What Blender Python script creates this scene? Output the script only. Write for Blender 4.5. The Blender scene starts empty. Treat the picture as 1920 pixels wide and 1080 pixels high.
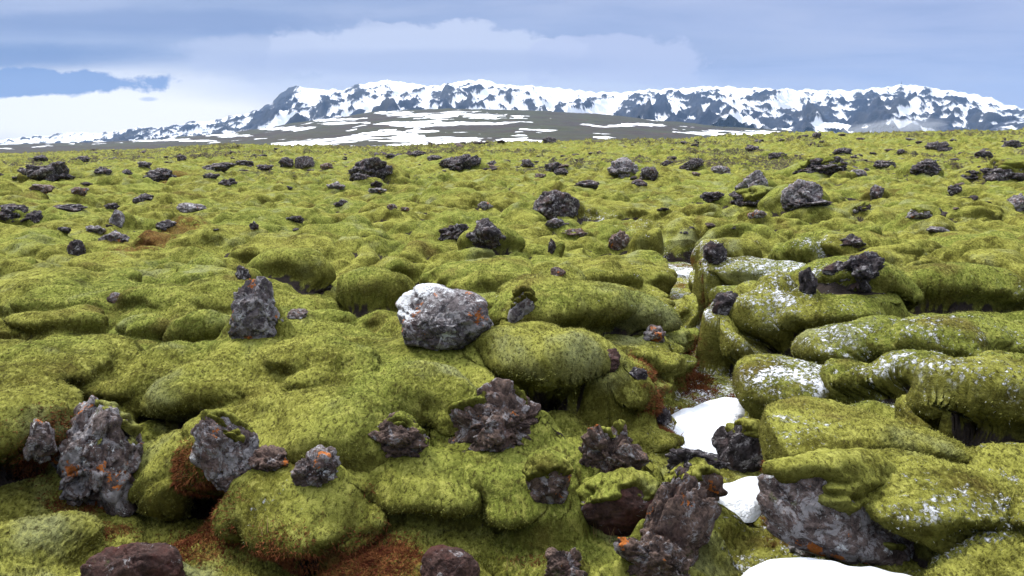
import bpy, bmesh, math, random
import numpy as np
from mathutils import Vector, Matrix, Euler

# ------------------------------------------------------------------ camera
scene = bpy.context.scene
col = scene.collection
CAM_H = 2.2
PITCH = math.radians(11.0)
FPX = 1387.0                       # focal length in pixels of a 1920 wide frame
cam_d = bpy.data.cameras.new("camera")
cam_d.sensor_width = 36.0
cam_d.lens = 36.0 * FPX / 1920.0
cam_d.clip_start = 0.05
cam_d.clip_end = 40000
cam = bpy.data.objects.new("camera", cam_d)
cam.location = (0, 0, CAM_H)
cam.rotation_euler = (math.pi / 2 - PITCH, 0, 0)
col.objects.link(cam)
scene.camera = cam
scene.view_settings.view_transform = 'Standard'
scene.view_settings.look = 'None'
scene.view_settings.exposure = 0.1
scene.view_settings.gamma = 1
scene.cycles.max_bounces = 5
scene.cycles.diffuse_bounces = 1
scene.cycles.volume_bounces = 0
scene.cycles.use_denoising = True

# ------------------------------------------------------------------ node helpers
def nd(nt, typ, **kw):
    n = nt.nodes.new(typ)
    for k, v in kw.items():
        setattr(n, k, v)
    return n

class NT:
    """tiny expression layer over a node tree"""
    def __init__(s, nt): s.nt = nt
    def put(s, sock, v):
        if v is None: return
        if isinstance(v, bpy.types.NodeSocket): s.nt.links.new(v, sock)
        else:
            if isinstance(v, (tuple, list)) and len(v) == 3 and len(sock.default_value) == 4: v = (*v, 1)
            sock.default_value = v
    def m(s, op, a, b=None, c=None, clamp=False):
        n = nd(s.nt, 'ShaderNodeMath', operation=op, use_clamp=clamp)
        for i, v in enumerate((a, b, c)): s.put(n.inputs[i], v)
        return n.outputs[0]
    def add(s, a, b): return s.m('ADD', a, b)
    def sub(s, a, b): return s.m('SUBTRACT', a, b)
    def mul(s, a, b): return s.m('MULTIPLY', a, b)
    def ss(s, v, lo, hi, a=0.0, b=1.0):
        n = nd(s.nt, 'ShaderNodeMapRange', interpolation_type='SMOOTHSTEP')
        s.put(n.inputs[0], v); s.put(n.inputs[1], lo); s.put(n.inputs[2], hi); s.put(n.inputs[3], a); s.put(n.inputs[4], b)
        return n.outputs[0]
    def noise(s, vec, scale, detail=4, rough=0.55, dist=0.0):
        n = nd(s.nt, 'ShaderNodeTexNoise'); s.put(n.inputs['Vector'], vec)
        n.inputs['Scale'].default_value = scale; n.inputs['Detail'].default_value = detail
        n.inputs['Roughness'].default_value = rough; n.inputs['Distortion'].default_value = dist
        return n.outputs[0]
    def voro(s, vec, scale, feature='F1', out='Distance', rnd=1.0):
        n = nd(s.nt, 'ShaderNodeTexVoronoi', feature=feature); s.put(n.inputs['Vector'], vec)
        n.inputs['Scale'].default_value = scale; n.inputs['Randomness'].default_value = rnd
        return n.outputs[out]
    def vm(s, op, a, b):
        n = nd(s.nt, 'ShaderNodeVectorMath', operation=op); s.put(n.inputs[0], a); s.put(n.inputs[1], b)
        return n.outputs[0]
    def xyz(s, v):
        n = nd(s.nt, 'ShaderNodeSeparateXYZ'); s.put(n.inputs[0], v); return n.outputs
    def vec(s, x, y, z):
        n = nd(s.nt, 'ShaderNodeCombineXYZ')
        for i, v in enumerate((x, y, z)): s.put(n.inputs[i], v)
        return n.outputs[0]
    def mix(s, f, a, b):
        n = nd(s.nt, 'ShaderNodeMix', data_type='RGBA')
        s.put(n.inputs[0], f); s.put(n.inputs[6], a); s.put(n.inputs[7], b)
        return n.outputs[2]
    def attr(s, name):
        n = nd(s.nt, 'ShaderNodeAttribute', attribute_name=name); return n.outputs['Fac']
    def bump(s, h, strength, dist, normal=None):
        n = nd(s.nt, 'ShaderNodeBump'); s.put(n.inputs['Height'], h)
        n.inputs['Strength'].default_value = strength; n.inputs['Distance'].default_value = dist
        if normal is not None: s.put(n.inputs['Normal'], normal)
        return n.outputs[0]

# ------------------------------------------------------------------ world and sun
SUN_EL, SUN_AZ = math.radians(54), math.radians(-50)      # azimuth from +Y towards +X
world = bpy.data.worlds.new("World"); scene.world = world
world.use_nodes = True
nt = world.node_tree; nt.nodes.clear(); W = NT(nt)
tc = nd(nt, 'ShaderNodeTexCoord').outputs['Generated']
dx, dy, dz = W.xyz(tc)
yy = W.m('MAXIMUM', dy, 0.12)
A = W.m('DIVIDE', dx, yy); E = W.m('DIVIDE', dz, yy)
wv = W.vec(A, W.mul(E, 3.0), 0.0)
w1 = W.sub(W.noise(wv, 3.2, 6, 0.6), 0.5)
w3 = W.sub(W.noise(W.vec(A, W.mul(E, 1.4), 2.0), 15.0, 7, 0.6), 0.5)
w2 = W.sub(W.noise(W.vm('ADD', wv, (5.3, 2.2, 0)), 13.0, 7, 0.66), 0.5)
def blob(a0, e0, ra, re, n1=0.6, n2=0.25, lo=1.0, hi=0.2, flat=0.0, n3=0.0):
    """soft noisy ellipse in the sky around azimuth a0 and elevation e0; flat pulls its underside straight"""
    u = W.m('DIVIDE', W.sub(A, a0), ra); v = W.m('DIVIDE', W.sub(E, e0), re)
    if flat:
        v = W.m('MAXIMUM', v, W.mul(v, -flat))
    r = W.m('SQRT', W.add(W.mul(u, u), W.mul(v, v)))
    r = W.add(r, W.add(W.add(W.mul(w1, n1 * 2), W.mul(w2, n2 * 2)), W.mul(w3, n3 * 2)))
    return W.ss(r, lo, hi)
base = W.mix(W.ss(E, 0.0, 0.19), (0.47, 0.56, 0.79), (0.33, 0.42, 0.65))
base = W.mix(W.ss(A, -0.7, 0.7), base, W.mix(W.ss(E, 0.0, 0.19), (0.38, 0.49, 0.80), (0.38, 0.46, 0.73)))
bands = W.noise(W.vec(W.mul(A, 1.0), W.mul(E, 9.0), 3.1), 2.4, 6, 0.55, 0.3)
base = W.mix(W.ss(bands, 0.42, 0.66, 0, 0.5), base, (0.52, 0.58, 0.80))
base = W.mix(W.ss(bands, 0.5, 0.32, 0, 0.45), base, (0.24, 0.33, 0.60))
c = W.mix(W.mul(blob(-0.62, 0.045, 0.62, 0.075, 0.30, 0.10, 1.0, 0.35), 0.98), base, (1.20, 1.16, 1.12))
c = W.mix(W.mul(blob(-0.05, 0.070, 0.5, 0.03, 0.5, 0.15, 1.1, 0.3), 0.85), c, (0.66, 0.72, 0.90))
c = W.mix(W.mul(blob(0.05, 0.118, 0.42, 0.03, 0.35, 0.2, 1.1, 0.4), 0.55), c, (0.36, 0.44, 0.68))
c = W.mix(W.mul(blob(-0.12, 0.120, 0.22, 0.036, 0.30, 0.10, 1.0, 0.80, 0.5, 0.75), 0.9), c, (0.62, 0.68, 0.88))
c = W.mix(W.mul(blob(-0.34, 0.118, 0.10, 0.024, 0.25, 0.1, 1.0, 0.6, 0.5, 0.7), 0.6), c, (0.56, 0.62, 0.83))
c = W.mix(W.mul(blob(0.13, 0.118, 0.13, 0.024, 0.25, 0.10, 1.0, 0.75, 0.5, 0.8), 0.8), c, (0.54, 0.60, 0.84))
c = W.mix(W.mul(blob(-0.12, 0.104, 0.36, 0.022, 0.3, 0.2, 1.0, 0.4), 0.6), c, (0.40, 0.48, 0.74))
c = W.mix(W.mul(blob(-0.72, 0.112, 0.36, 0.026, 0.45, 0.3, 1.0, 0.3), 0.9), c, (0.17, 0.27, 0.54))
c = W.mix(W.mul(blob(-0.5, 0.155, 0.40, 0.022, 0.5, 0.3, 1.0, 0.3), 0.75), c, (0.22, 0.31, 0.57))
c = W.mix(W.mul(blob(-0.64, 0.078, 0.20, 0.019, 0.30, 0.15, 1.0, 0.75, 0.0, 0.9), 0.95), c, (0.19, 0.31, 0.62))
c = W.mix(W.mul(blob(-0.477, 0.058, 0.016, 0.004, 0.1, 0.1, 1.0, 0.3), 0.6), c, (0.38, 0.48, 0.74))
# the overcast is brighter overhead than at its foot
zen = W.ss(dz, 0.25, 0.7)
c = W.mix(zen, c, (1.0, 1.02, 1.08))
lum = W.ss(dz, 0.3, 0.95, 1.0, 3.2)
sky = nd(nt, 'ShaderNodeTexSky', sky_type='NISHITA', sun_disc=False)
sky.sun_elevation = SUN_EL; sky.sun_rotation = SUN_AZ
b1 = nd(nt, 'ShaderNodeBackground'); nt.links.new(sky.outputs[0], b1.inputs[0]); b1.inputs[1].default_value = 0.08
b2 = nd(nt, 'ShaderNodeBackground'); W.put(b2.inputs[0], c); W.put(b2.inputs[1], W.mul(lum, W.ss(dy, 0.1, -0.4, 1.0, 0.6)))
ms = nd(nt, 'ShaderNodeMixShader'); ms.inputs[0].default_value = 0.93
nt.links.new(b1.outputs[0], ms.inputs[1]); nt.links.new(b2.outputs[0], ms.inputs[2])
wo = nd(nt, 'ShaderNodeOutputWorld'); nt.links.new(ms.outputs[0], wo.inputs[0])

sun_d = bpy.data.lights.new("sun", 'SUN'); sun_d.energy = 4.2; sun_d.angle = math.radians(11); sun_d.color = (1, 0.95, 0.86)
sun = bpy.data.objects.new("sun", sun_d); col.objects.link(sun)
sdir = Vector((math.sin(SUN_AZ) * math.cos(SUN_EL), math.cos(SUN_AZ) * math.cos(SUN_EL), math.sin(SUN_EL)))
sun.rotation_euler = sdir.to_track_quat('Z', 'Y').to_euler()

# ------------------------------------------------------------------ numpy noise
_rs = np.random.RandomState(7)
_perm = np.tile(_rs.permutation(256).astype(np.int32), 3)
_g2 = np.stack([np.cos(np.arange(256) * 2.3999), np.sin(np.arange(256) * 2.3999)], 1).astype(np.float32)
_g3 = _rs.normal(size=(256, 3)).astype(np.float32); _g3 /= np.linalg.norm(_g3, axis=1)[:, None]
def pn2(x, y):
    x = np.asarray(x, np.float32); y = np.asarray(y, np.float32)
    xi = np.floor(x).astype(np.int32); yi = np.floor(y).astype(np.int32)
    xf = x - xi; yf = y - yi; xi &= 255; yi &= 255
    u = xf * xf * xf * (xf * (xf * 6 - 15) + 10); v = yf * yf * yf * (yf * (yf * 6 - 15) + 10)
    def g(ix, iy, fx, fy):
        h = _perm[_perm[ix] + iy]; gg = _g2[h]; return gg[..., 0] * fx + gg[..., 1] * fy
    a = g(xi, yi, xf, yf); b = g(xi + 1, yi, xf - 1, yf); c_ = g(xi, yi + 1, xf, yf - 1); d = g(xi + 1, yi + 1, xf - 1, yf - 1)
    return ((a + u * (b - a)) * (1 - v) + (c_ + u * (d - c_)) * v) * 1.4
def fbm2(x, y, o=4, g=0.5, l=2.03):
    t = 0; a = 1.0
    for i in range(o):
        t = t + a * pn2(x + 17.3 * i, y + 31.7 * i); x = x * l; y = y * l; a *= g
    return t
def rid2(x, y, o=4, g=0.5):
    t = 0; a = 1.0; n_ = 0
    for i in range(o):
        t = t + a * (1 - 2 * np.abs(pn2(x + 11.1 * i, y + 5.3 * i))); n_ += a; x = x * 2.07; y = y * 2.07; a *= g
    return t / n_
def pn3(x, y, z):
    x, y, z = [np.asarray(q, np.float32) for q in (x, y, z)]
    xi, yi, zi = [np.floor(q).astype(np.int32) for q in (x, y, z)]
    xf, yf, zf = x - xi, y - yi, z - zi; xi &= 255; yi &= 255; zi &= 255
    u, v, w = [t * t * t * (t * (t * 6 - 15) + 10) for t in (xf, yf, zf)]
    def g(i, j, k):
        h = _perm[_perm[_perm[xi + i] + yi + j] + zi + k]; gg = _g3[h]
        return gg[..., 0] * (xf - i) + gg[..., 1] * (yf - j) + gg[..., 2] * (zf - k)
    x00 = g(0, 0, 0); x00 = x00 + u * (g(1, 0, 0) - x00); x10 = g(0, 1, 0); x10 = x10 + u * (g(1, 1, 0) - x10)
    x01 = g(0, 0, 1); x01 = x01 + u * (g(1, 0, 1) - x01); x11 = g(0, 1, 1); x11 = x11 + u * (g(1, 1, 1) - x11)
    a = x00 + v * (x10 - x00); b = x01 + v * (x11 - x01)
    return (a + w * (b - a)) * 1.5
def fbm3(p, s, o=4, g=0.5, off=0.0):
    t = 0; a = 1.0
    for i in range(o):
        t = t + a * pn3(p[:, 0] * s + off + 9.1 * i, p[:, 1] * s + off * 1.7, p[:, 2] * s - off); s *= 2.1; a *= g
    return t
def worley2(x, y, seed=0):
    """distance to nearest and second nearest point, and the id of the nearest"""
    xi = np.floor(x).astype(np.int32); yi = np.floor(y).astype(np.int32)
    f1 = np.full(x.shape, 9.0, np.float32); f2 = f1.copy(); idn = np.zeros(x.shape, np.int32)
    for i in (-1, 0, 1):
        for j in (-1, 0, 1):
            cx = xi + i; cy = yi + j
            h = _perm[_perm[(cx + seed) & 255] + (cy & 255)]
            h2 = _perm[h + 91]
            px = cx + 0.1 + 0.8 * h / 255.0; py = cy + 0.1 + 0.8 * h2 / 255.0
            d = np.sqrt((x - px) ** 2 + (y - py) ** 2).astype(np.float32)
            near = d < f1
            f2 = np.where(near, f1, np.minimum(f2, d)); idn = np.where(near, h, idn); f1 = np.where(near, d, f1)
    return f1, f2, idn
def sstep(x, a, b):
    t = np.clip((x - a) / (b - a), 0, 1); return t * t * (3 - 2 * t)
def smax(a, b, k):
    h = np.clip(0.5 + 0.5 * (a - b) / k, 0, 1); return b + (a - b) * h + k * h * (1 - h)

# ------------------------------------------------------------------ where a pixel looks
CP, SP = math.cos(PITCH), math.sin(PITCH)
def ray(px, py):
    """direction scaled to dy = 1 of the line of sight through a pixel of the 1920 x 1080 photograph"""
    r, u_ = px - 960, 540 - py
    y = FPX * CP + u_ * SP; z = -FPX * SP + u_ * CP
    return r / y, z / y
def hit_plane(px, py, z):
    dx_, dz_ = ray(px, py)
    Y = (z - CAM_H) / min(dz_, -0.004)
    return dx_ * Y, Y

def link(me, name, mat, parent=None, smooth=True):
    if smooth:
        me.polygons.foreach_set('use_smooth', np.ones(len(me.polygons), bool))
    if mat is not None: me.materials.append(mat)
    o = bpy.data.objects.new(name, me); col.objects.link(o)
    if parent is not None: o.parent = parent
    return o
def tag(o, label=None, cat=None, group=None, kind=None):
    for k, v in (('label', label), ('category', cat), ('group', group), ('kind', kind)):
        if v: o[k] = v
    return o
def np_mesh(name, verts, faces):
    """faces: (n,3) or (n,4) int array"""
    me = bpy.data.meshes.new(name)
    k = faces.shape[1]
    me.vertices.add(len(verts)); me.vertices.foreach_set('co', np.ascontiguousarray(verts, np.float32).ravel())
    me.loops.add(faces.size); me.loops.foreach_set('vertex_index', faces.astype(np.int32).ravel())
    me.polygons.add(len(faces)); me.polygons.foreach_set('loop_start', np.arange(0, faces.size, k, dtype=np.int32))
    me.update(calc_edges=True)
    return me
def grid_faces(R, C):
    i = np.arange(R * C, dtype=np.int32).reshape(R, C)
    return np.stack([i[:-1, :-1], i[:-1, 1:], i[1:, 1:], i[1:, :-1]], -1).reshape(-1, 4)
def set_attr(me, name, arr):
    a = me.attributes.new(name, 'FLOAT', 'POINT'); a.data.foreach_set('value', np.ascontiguousarray(arr, np.float32).ravel())

HAZE = True
# ------------------------------------------------------------------ materials
def new_mat(name, rough=0.9, spec=0.2):
    m = bpy.data.materials.new(name); m.use_nodes = True
    t = m.node_tree; b = t.nodes['Principled BSDF']
    b.inputs['Roughness'].default_value = rough; b.inputs['Specular IOR Level'].default_value = spec
    return m, NT(t), b

def moss_color(N, P):
    """living moss: yellow green with paler, greener and browner patches; returns colour and a bump height"""
    big = N.noise(P, 0.30, 4, 0.55, 0.4)
    mid = N.noise(N.vm('ADD', P, (7.1, 3.3, 1.0)), 1.5, 5, 0.6, 0.5)
    sm = N.noise(N.vm('ADD', P, (1.1, 8.3, 4.0)), 7.0, 6, 0.65, 0.6)
    fine = N.noise(N.vm('MULTIPLY', P, (1.0, 0.5, 0.8)), 38.0, 5, 0.7, 0.4)
    grain = N.noise(P, 130.0, 3, 0.7)
    c = N.mix(N.ss(mid, 0.34, 0.66), (0.085, 0.082, 0.011), (0.285, 0.290, 0.058))
    c = N.mix(N.ss(big, 0.44, 0.60, 0, 0.6), c, (0.155, 0.205, 0.036))
    c = N.mix(N.ss(sm, 0.50, 0.68, 0, 0.75), c, (0.36, 0.36, 0.085))
    c = N.mix(N.ss(sm, 0.50, 0.28, 0, 0.75), c, (0.055, 0.050, 0.010))
    pale = N.noise(N.vm('ADD', P, (3.7, 5.3, 2.0)), 0.9, 4, 0.6, 0.3)
    c = N.mix(N.ss(pale, 0.54, 0.70, 0, 0.7), c, (0.25, 0.27, 0.13))
    c = N.mix(N.ss(pale, 0.44, 0.30, 0, 0.7), c, (0.105, 0.075, 0.020))
    c = N.mix(N.ss(fine, 0.52, 0.70, 0, 0.55), c, (0.44, 0.43, 0.12))
    c = N.mix(N.ss(fine, 0.52, 0.34, 0, 0.85), c, (0.030, 0.025, 0.007))
    c = N.mix(N.ss(grain, 0.48, 0.32, 0, 0.45), c, (0.020, 0.017, 0.006))
    h = N.add(N.mul(sm, 0.9), N.add(N.mul(fine, 0.5), N.mul(grain, 0.25)))
    return c, h, sm, fine, grain

def make_moss(name, ground=False, fibre=False):
    m, N, b = new_mat(name, 0.95, 0.05)
    geo = nd(N.nt, 'ShaderNodeNewGeometry'); P = geo.outputs['Position']
    c, h, sm, fine, grain = moss_color(N, P)
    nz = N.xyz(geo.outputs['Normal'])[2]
    # flanks of a cushion carry older, browner moss, darkened further to paint in shade
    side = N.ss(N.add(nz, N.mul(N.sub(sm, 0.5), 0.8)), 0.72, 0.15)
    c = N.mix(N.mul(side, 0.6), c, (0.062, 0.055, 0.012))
    if fibre:
        tp = N.attr('tip'); rn = N.attr('rnd')
        c = N.mix(N.mul(tp, N.ss(rn, 0.2, 1.0, 0.15, 0.75)), c, (0.43, 0.44, 0.15))
        c = N.mix(N.ss(rn, 0.40, 0.1, 0, 0.85), c, (0.035, 0.025, 0.010))
    if ground:
        soil_shade = N.attr('soil_shade'); red = N.attr('red')
        sf = N.ss(N.add(soil_shade, N.mul(N.sub(N.noise(P, 5.0, 5, 0.65), 0.5), 1.2)), 0.38, 0.62)  # dark lava mask; its crease part paints in shade
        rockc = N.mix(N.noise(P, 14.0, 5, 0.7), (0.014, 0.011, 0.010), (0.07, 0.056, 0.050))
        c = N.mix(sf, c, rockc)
        rf = N.ss(N.add(N.mul(red, 0.8), N.mul(N.sub(N.noise(P, 7.0, 6, 0.75), 0.5), 2.4)), 0.36, 0.70)
        rc = N.mix(N.ss(fine, 0.35, 0.65), (0.040, 0.012, 0.007), (0.150, 0.048, 0.018))
        c = N.mix(N.mul(rf, 0.7), c, rc)
    fr = N.attr('frost')
    fn = N.add(N.mul(N.noise(P, 26.0, 5, 0.75), 0.65), N.mul(N.noise(P, 6.0, 4, 0.6), 0.35))
    ff = N.ss(N.add(N.mul(N.m('MINIMUM', fr, 1.0), 0.20), fn), 0.66, 0.74)
    ff = N.mul(ff, N.ss(nz, 0.25, 0.65))
    c = N.mix(ff, c, (0.80, 0.83, 0.90))
    N.put(b.inputs['Base Color'], c)
    dist = nd(N.nt, 'ShaderNodeCameraData').outputs['View Distance'] if False else None
    if not fibre: N.put(b.inputs['Normal'], N.bump(N.add(h, N.mul(ff, 0.4)), 0.9, 0.05))
    return m

def make_rock(name, dark, light, lichen=0.3, white=0.15, orange=0.15, red=0.0, snow=0.0, scale=1.0):
    m, N, b = new_mat(name, 0.85, 0.25)
    P = nd(N.nt, 'ShaderNodeTexCoord').outputs['Object']
    geo = nd(N.nt, 'ShaderNodeNewGeometry')
    oi = nd(N.nt, 'ShaderNodeObjectInfo').outputs['Random']
    P = N.vm('ADD', P, N.vec(N.mul(oi, 37.0), N.mul(oi, 11.0), 0))
    n1 = N.noise(P, 3.5 * scale, 6, 0.65, 0.4); n2 = N.noise(P, 14 * scale, 6, 0.7, 0.3); n3 = N.noise(P, 55 * scale, 4, 0.7)
    c = N.mix(N.ss(n2, 0.34, 0.68), dark, light)
    c = N.mix(N.ss(n1, 0.50, 0.68, 0, 0.6), c, (0.15, 0.085, 0.075))
    c = N.mix(N.ss(n3, 0.46, 0.30, 0, 0.8), c, (0.012, 0.010, 0.011))
    if red: c = N.mix(N.ss(N.noise(P, 2.1 * scale, 5, 0.6), 0.62 - red * 0.35, 0.74 - red * 0.35, 0, 0.85), c, (0.085, 0.026, 0.020))
    g = N.noise(N.vm('ADD', P, (4, 9, 2)), 7.5 * scale, 7, 0.78, 0.5)
    c = N.mix(N.ss(g, 0.66 - lichen * 0.28, 0.72 - lichen * 0.28, 0, 0.85), c, (0.36, 0.345, 0.36))
    g = N.noise(N.vm('ADD', P, (14, 3, 7)), 5.5 * scale, 7, 0.80, 0.2)
    c = N.mix(N.ss(g, 0.72 - white * 0.28, 0.755 - white * 0.28), c, (0.66, 0.68, 0.70))
    g = N.noise(N.vm('ADD', P, (24, 13, 1)), 4.5 * scale, 6, 0.68, 0.2)
    c = N.mix(N.ss(g, 0.738 - orange * 0.28, 0.750 - orange * 0.28, 0, 0.9), c, (0.52, 0.155, 0.022))
    g = N.noise(N.vm('ADD', P, (2, 33, 1)), 6.5 * scale, 6, 0.7, 0.2)
    c = N.mix(N.ss(g, 0.63, 0.69, 0, 0.7), c, (0.07, 0.085, 0.022))
    if snow:
        s_ = N.attr('frost')
        sn = N.ss(N.add(N.mul(s_, 0.30), N.noise(P, 9 * scale, 8, 0.85)), 0.66, 0.74)
        c = N.mix(sn, c, (0.80, 0.83, 0.88))
    N.put(b.inputs['Base Color'], c)
    cr = N.voro(N.vm('ADD', P, N.vm('SCALE', N.vec(n2, n1, n3), None)), 5.0 * scale, 'DISTANCE_TO_EDGE')
    h = N.add(N.add(N.mul(n2, 0.9), N.mul(n3, 0.45)), N.mul(N.ss(cr, 0.0, 0.06), 0.10))
    N.put(b.inputs['Normal'], N.bump(h, 1.0, 0.045 / scale))
    return m

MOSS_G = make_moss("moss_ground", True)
MOSS = make_moss("moss_cushion")
MOSS_F = make_moss("moss_fibres", fibre=True)
ROCK_GREY = make_rock("grey_lichen_rock", (0.045, 0.038, 0.044), (0.200, 0.175, 0.185), 0.60, 0.44, 0.34, snow=1)
ROCK_PURPLE = make_rock("purple_lava_rock", (0.038, 0.027, 0.026), (0.240, 0.185, 0.172), 0.60, 0.46, 0.46)
ROCK_BROWN = make_rock("brown_lava_rock", (0.038, 0.025, 0.023), (0.235, 0.160, 0.130), 0.46, 0.26, 0.36)
ROCK_RED = make_rock("red_brown_rock", (0.030, 0.014, 0.012), (0.115, 0.062, 0.052), 0.30, 0.0, 0.0, red=0.45)
ROCK_DARK = make_rock("dark_lava_rock", (0.016, 0.013, 0.016), (0.085, 0.072, 0.080), 0.46, 0.20, 0.0)
ROCK_FAR = make_rock("far_lava_rock", (0.020, 0.016, 0.020), (0.090, 0.070, 0.072), 0.30, 0.0, 0.0, scale=0.6)

m_snow, N, b = new_mat("snow", 0.7, 0.3)
P = nd(N.nt, 'ShaderNodeNewGeometry').outputs['Position']
N.put(b.inputs['Base Color'], N.mix(N.noise(P, 3.0, 4, 0.6), (0.66, 0.71, 0.80), (0.80, 0.83, 0.88)))
b.inputs['Subsurface Weight'].default_value = 0.0
N.put(b.inputs['Normal'], N.bump(N.add(N.noise(P, 9, 4, 0.6), N.mul(N.noise(P, 60, 3, 0.6), 0.3)), 0.8, 0.06))
SNOW = m_snow
m_hth, N, b = new_mat("heath_red", 0.9, 0.1)
P = nd(N.nt, 'ShaderNodeNewGeometry').outputs['Position']
N.put(b.inputs['Base Color'], N.mix(N.ss(N.noise(P, 22, 4, 0.7), 0.35, 0.65), (0.10, 0.024, 0.012), (0.21, 0.085, 0.03)))
HEATH = m_hth
m_str, N, b = new_mat("dry_straw", 0.8, 0.2)
b.inputs['Base Color'].default_value = (0.34, 0.22, 0.10, 1)
STRAW = m_str
# ------------------------------------------------------------------ the moss covered lava plain
# height of the ground in metres where the named spot of the photograph looks
CTRL = [(0,1080,-.45),(300,1080,-.6),(600,1080,-.62),(960,1080,-.6),(1200,1080,-.6),(1500,1080,-.75),(1750,1080,-.6),(1920,1080,-.3),
 (0,950,-.42),(150,960,-.55),(330,945,-.85),(420,955,-.80),(560,960,-.6),(640,960,-.62),(900,980,-.55),(1000,930,-.5),(1130,1010,-.65),
 (1380,930,-.78),(1400,1000,-.75),(1280,930,-.62),(1300,800,-.8),(1200,790,-.6),(1360,820,-.8),(1340,700,-.8),(1330,640,-.8),(1290,515,-.7),(1420,560,-.5),
 (0,730,.02),(120,700,.08),(300,700,.12),(600,680,.2),(480,700,.2),(200,725,.05),(800,720,.1),(700,720,.12),(950,740,-.02),(1030,740,-.2),(960,880,-.5),
 (0,640,-.38),(200,640,-.38),(330,650,-.32),(100,598,-.12),(250,590,-.05),(440,600,.0),(650,570,-.2),(720,590,-.5),(760,560,-.6),(560,550,.05),(300,540,.22),(100,525,.25),(900,500,.0),
 (1000,545,.22),(1080,560,.2),(1160,620,.0),(1230,640,-.55),(1100,640,.05),(1000,640,.0),(1180,560,.05),(1120,700,-.3),(1180,720,-.6),(700,480,-.1),(900,450,-.25),(1000,440,.0),
 (1500,760,-.6),(1560,720,-.45),(1700,690,-.1),(1700,620,.0),(1850,600,.12),(1900,700,.1),(1820,800,.05),(1900,880,.0),(1890,1000,-.2),(1600,560,.05),(1450,480,.0),
 (1700,480,.2),(1900,480,.2),(1500,420,.1),(1300,430,-.15),(1240,470,-.3),(1400,440,.0),
 (60,900,-.5),(450,905,-.75),(560,905,-.66),(660,905,-.64),(750,890,-.62),(860,885,-.5),(250,950,-.7),(550,740,.12),(440,740,.1),(700,705,.12),(250,745,.05),(100,745,.0),(800,790,-.1),
 (200,420,0),(600,420,0),(960,390,0),(1700,400,.2),(1300,390,.05),(0,480,.1),(400,480,.05)]
_cp = []
for (px, py, z) in CTRL:
    X, Y = hit_plane(px, py, z); _cp.append((X / Y, math.log(Y), z))
_cp = np.array(_cp, np.float32)

U_IN = np.arange(-0.80, 0.8001, 0.00200)
U = np.concatenate([np.linspace(-1.35, -0.81, 46), U_IN, np.linspace(0.81, 1.35, 46)]).astype(np.float64)
LY = np.concatenate([np.arange(math.log(2.5), math.log(60), 0.0030), np.arange(math.log(60), math.log(430), 0.0036), np.linspace(math.log(431), math.log(1500), 60)])
LYg, Ug = np.meshgrid(LY, U, indexing='ij')
Yg = np.exp(LYg); Xg = Ug * Yg
R_, C_ = Yg.shape
X = Xg.astype(np.float32); Y = Yg.astype(np.float32)

# macro relief
num = np.zeros_like(X); den = np.zeros_like(X)
wu = (Ug + 0.02 * pn2(X * 0.7, Y * 0.7)).astype(np.float32); wl = (LYg + 0.02 * pn2(X * 0.7 + 50, Y * 0.7)).astype(np.float32)
for cu, cl, cz in _cp:
    d = ((wu - cu) ** 2 + (0.8 * (wl - cl)) ** 2)
    w = 1.0 / (d + 0.0022) ** 2
    num += w * cz; den += w
Z = num / den
far = sstep(LYg, math.log(22), math.log(70)).astype(np.float32)
fr1 = sstep(LYg, math.log(60), math.log(260)).astype(np.float32)
tilt = fr1 * np.interp(Ug, [-1.3,-.69,-.5,-.38,-.2,0,.2,.38,.69,1.3], [-3.2,-2.6,-.9,1.2,.3,1.9,3.0,4.6,5.6,7])
Zfar = tilt + far * (0.35 * fbm2(X * 0.05, Y * 0.035, 4) + 0.55 * fr1 * fbm2(X * 0.03, Y * 0.02, 3))
Z = Z * (1 - far) + Zfar
Z = Z - sstep(LYg, math.log(330), math.log(900)) * 22

# pillows of moss, procedural
nearm = sstep(LYg, math.log(8), math.log(18)).astype(np.float32)
wx = X + 0.7 * fbm2(X * 0.45, Y * 0.45, 3); wy = Y + 0.7 * fbm2(X * 0.45 + 40, Y * 0.45 + 9, 3)
f1, f2, idn = worley2(wx * 0.30, wy * 0.42, 3)
pilS = sstep(np.clip((f2 - f1) * 1.25, 0, 1), 0, 1)
msk = sstep(fbm2(X * 0.22 + 3, Y * 0.22, 3), -0.35, 0.35)
pil = np.sqrt(np.clip((f2 - f1) * 1.7, 0, 1)) * (0.6 + 0.4 * (idn / 255.0))
Z += (0.17 + 0.53 * nearm + 0.35 * fr1) * (0.3 + 0.7 * msk) * (pil * nearm + pilS * (1 - nearm) - 0.55)
f1, f2, idn = worley2(wx * 0.85 + 3.3, wy * 1.0 + 1.7, 11)
pil2S = sstep(np.clip((f2 - f1) * 1.2, 0, 1), 0, 1)
msk2 = sstep(fbm2(X * 0.35 + 13, Y * 0.35 + 4, 3), -0.25, 0.4)
pil2 = np.sqrt(np.clip((f2 - f1) * 1.5, 0, 1)) * (0.5 + 0.5 * (idn / 255.0))
Z += (0.15 + 0.28 * nearm) * (0.25 + 0.75 * msk2) * (pil2 * nearm + pil2S * (1 - nearm) - 0.5) * (1 - 0.3 * fr1)
Z += 0.36 * nearm * fbm2(X * 0.30, Y * 0.33, 4) + 0.085 * fbm2(X * 0.8 + 5, Y * 0.8, 3)
# rough broken lava further out: sharp knobs and pits
kn = np.clip(rid2(X * 0.33 + 4, Y * 0.28, 4) - 0.36, 0, 1)
Z += far * kn * (0.9 + 1.6 * fr1) * sstep(fbm2(X * 0.06, Y * 0.05 + 8, 3), -0.3, 0.5)

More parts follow.
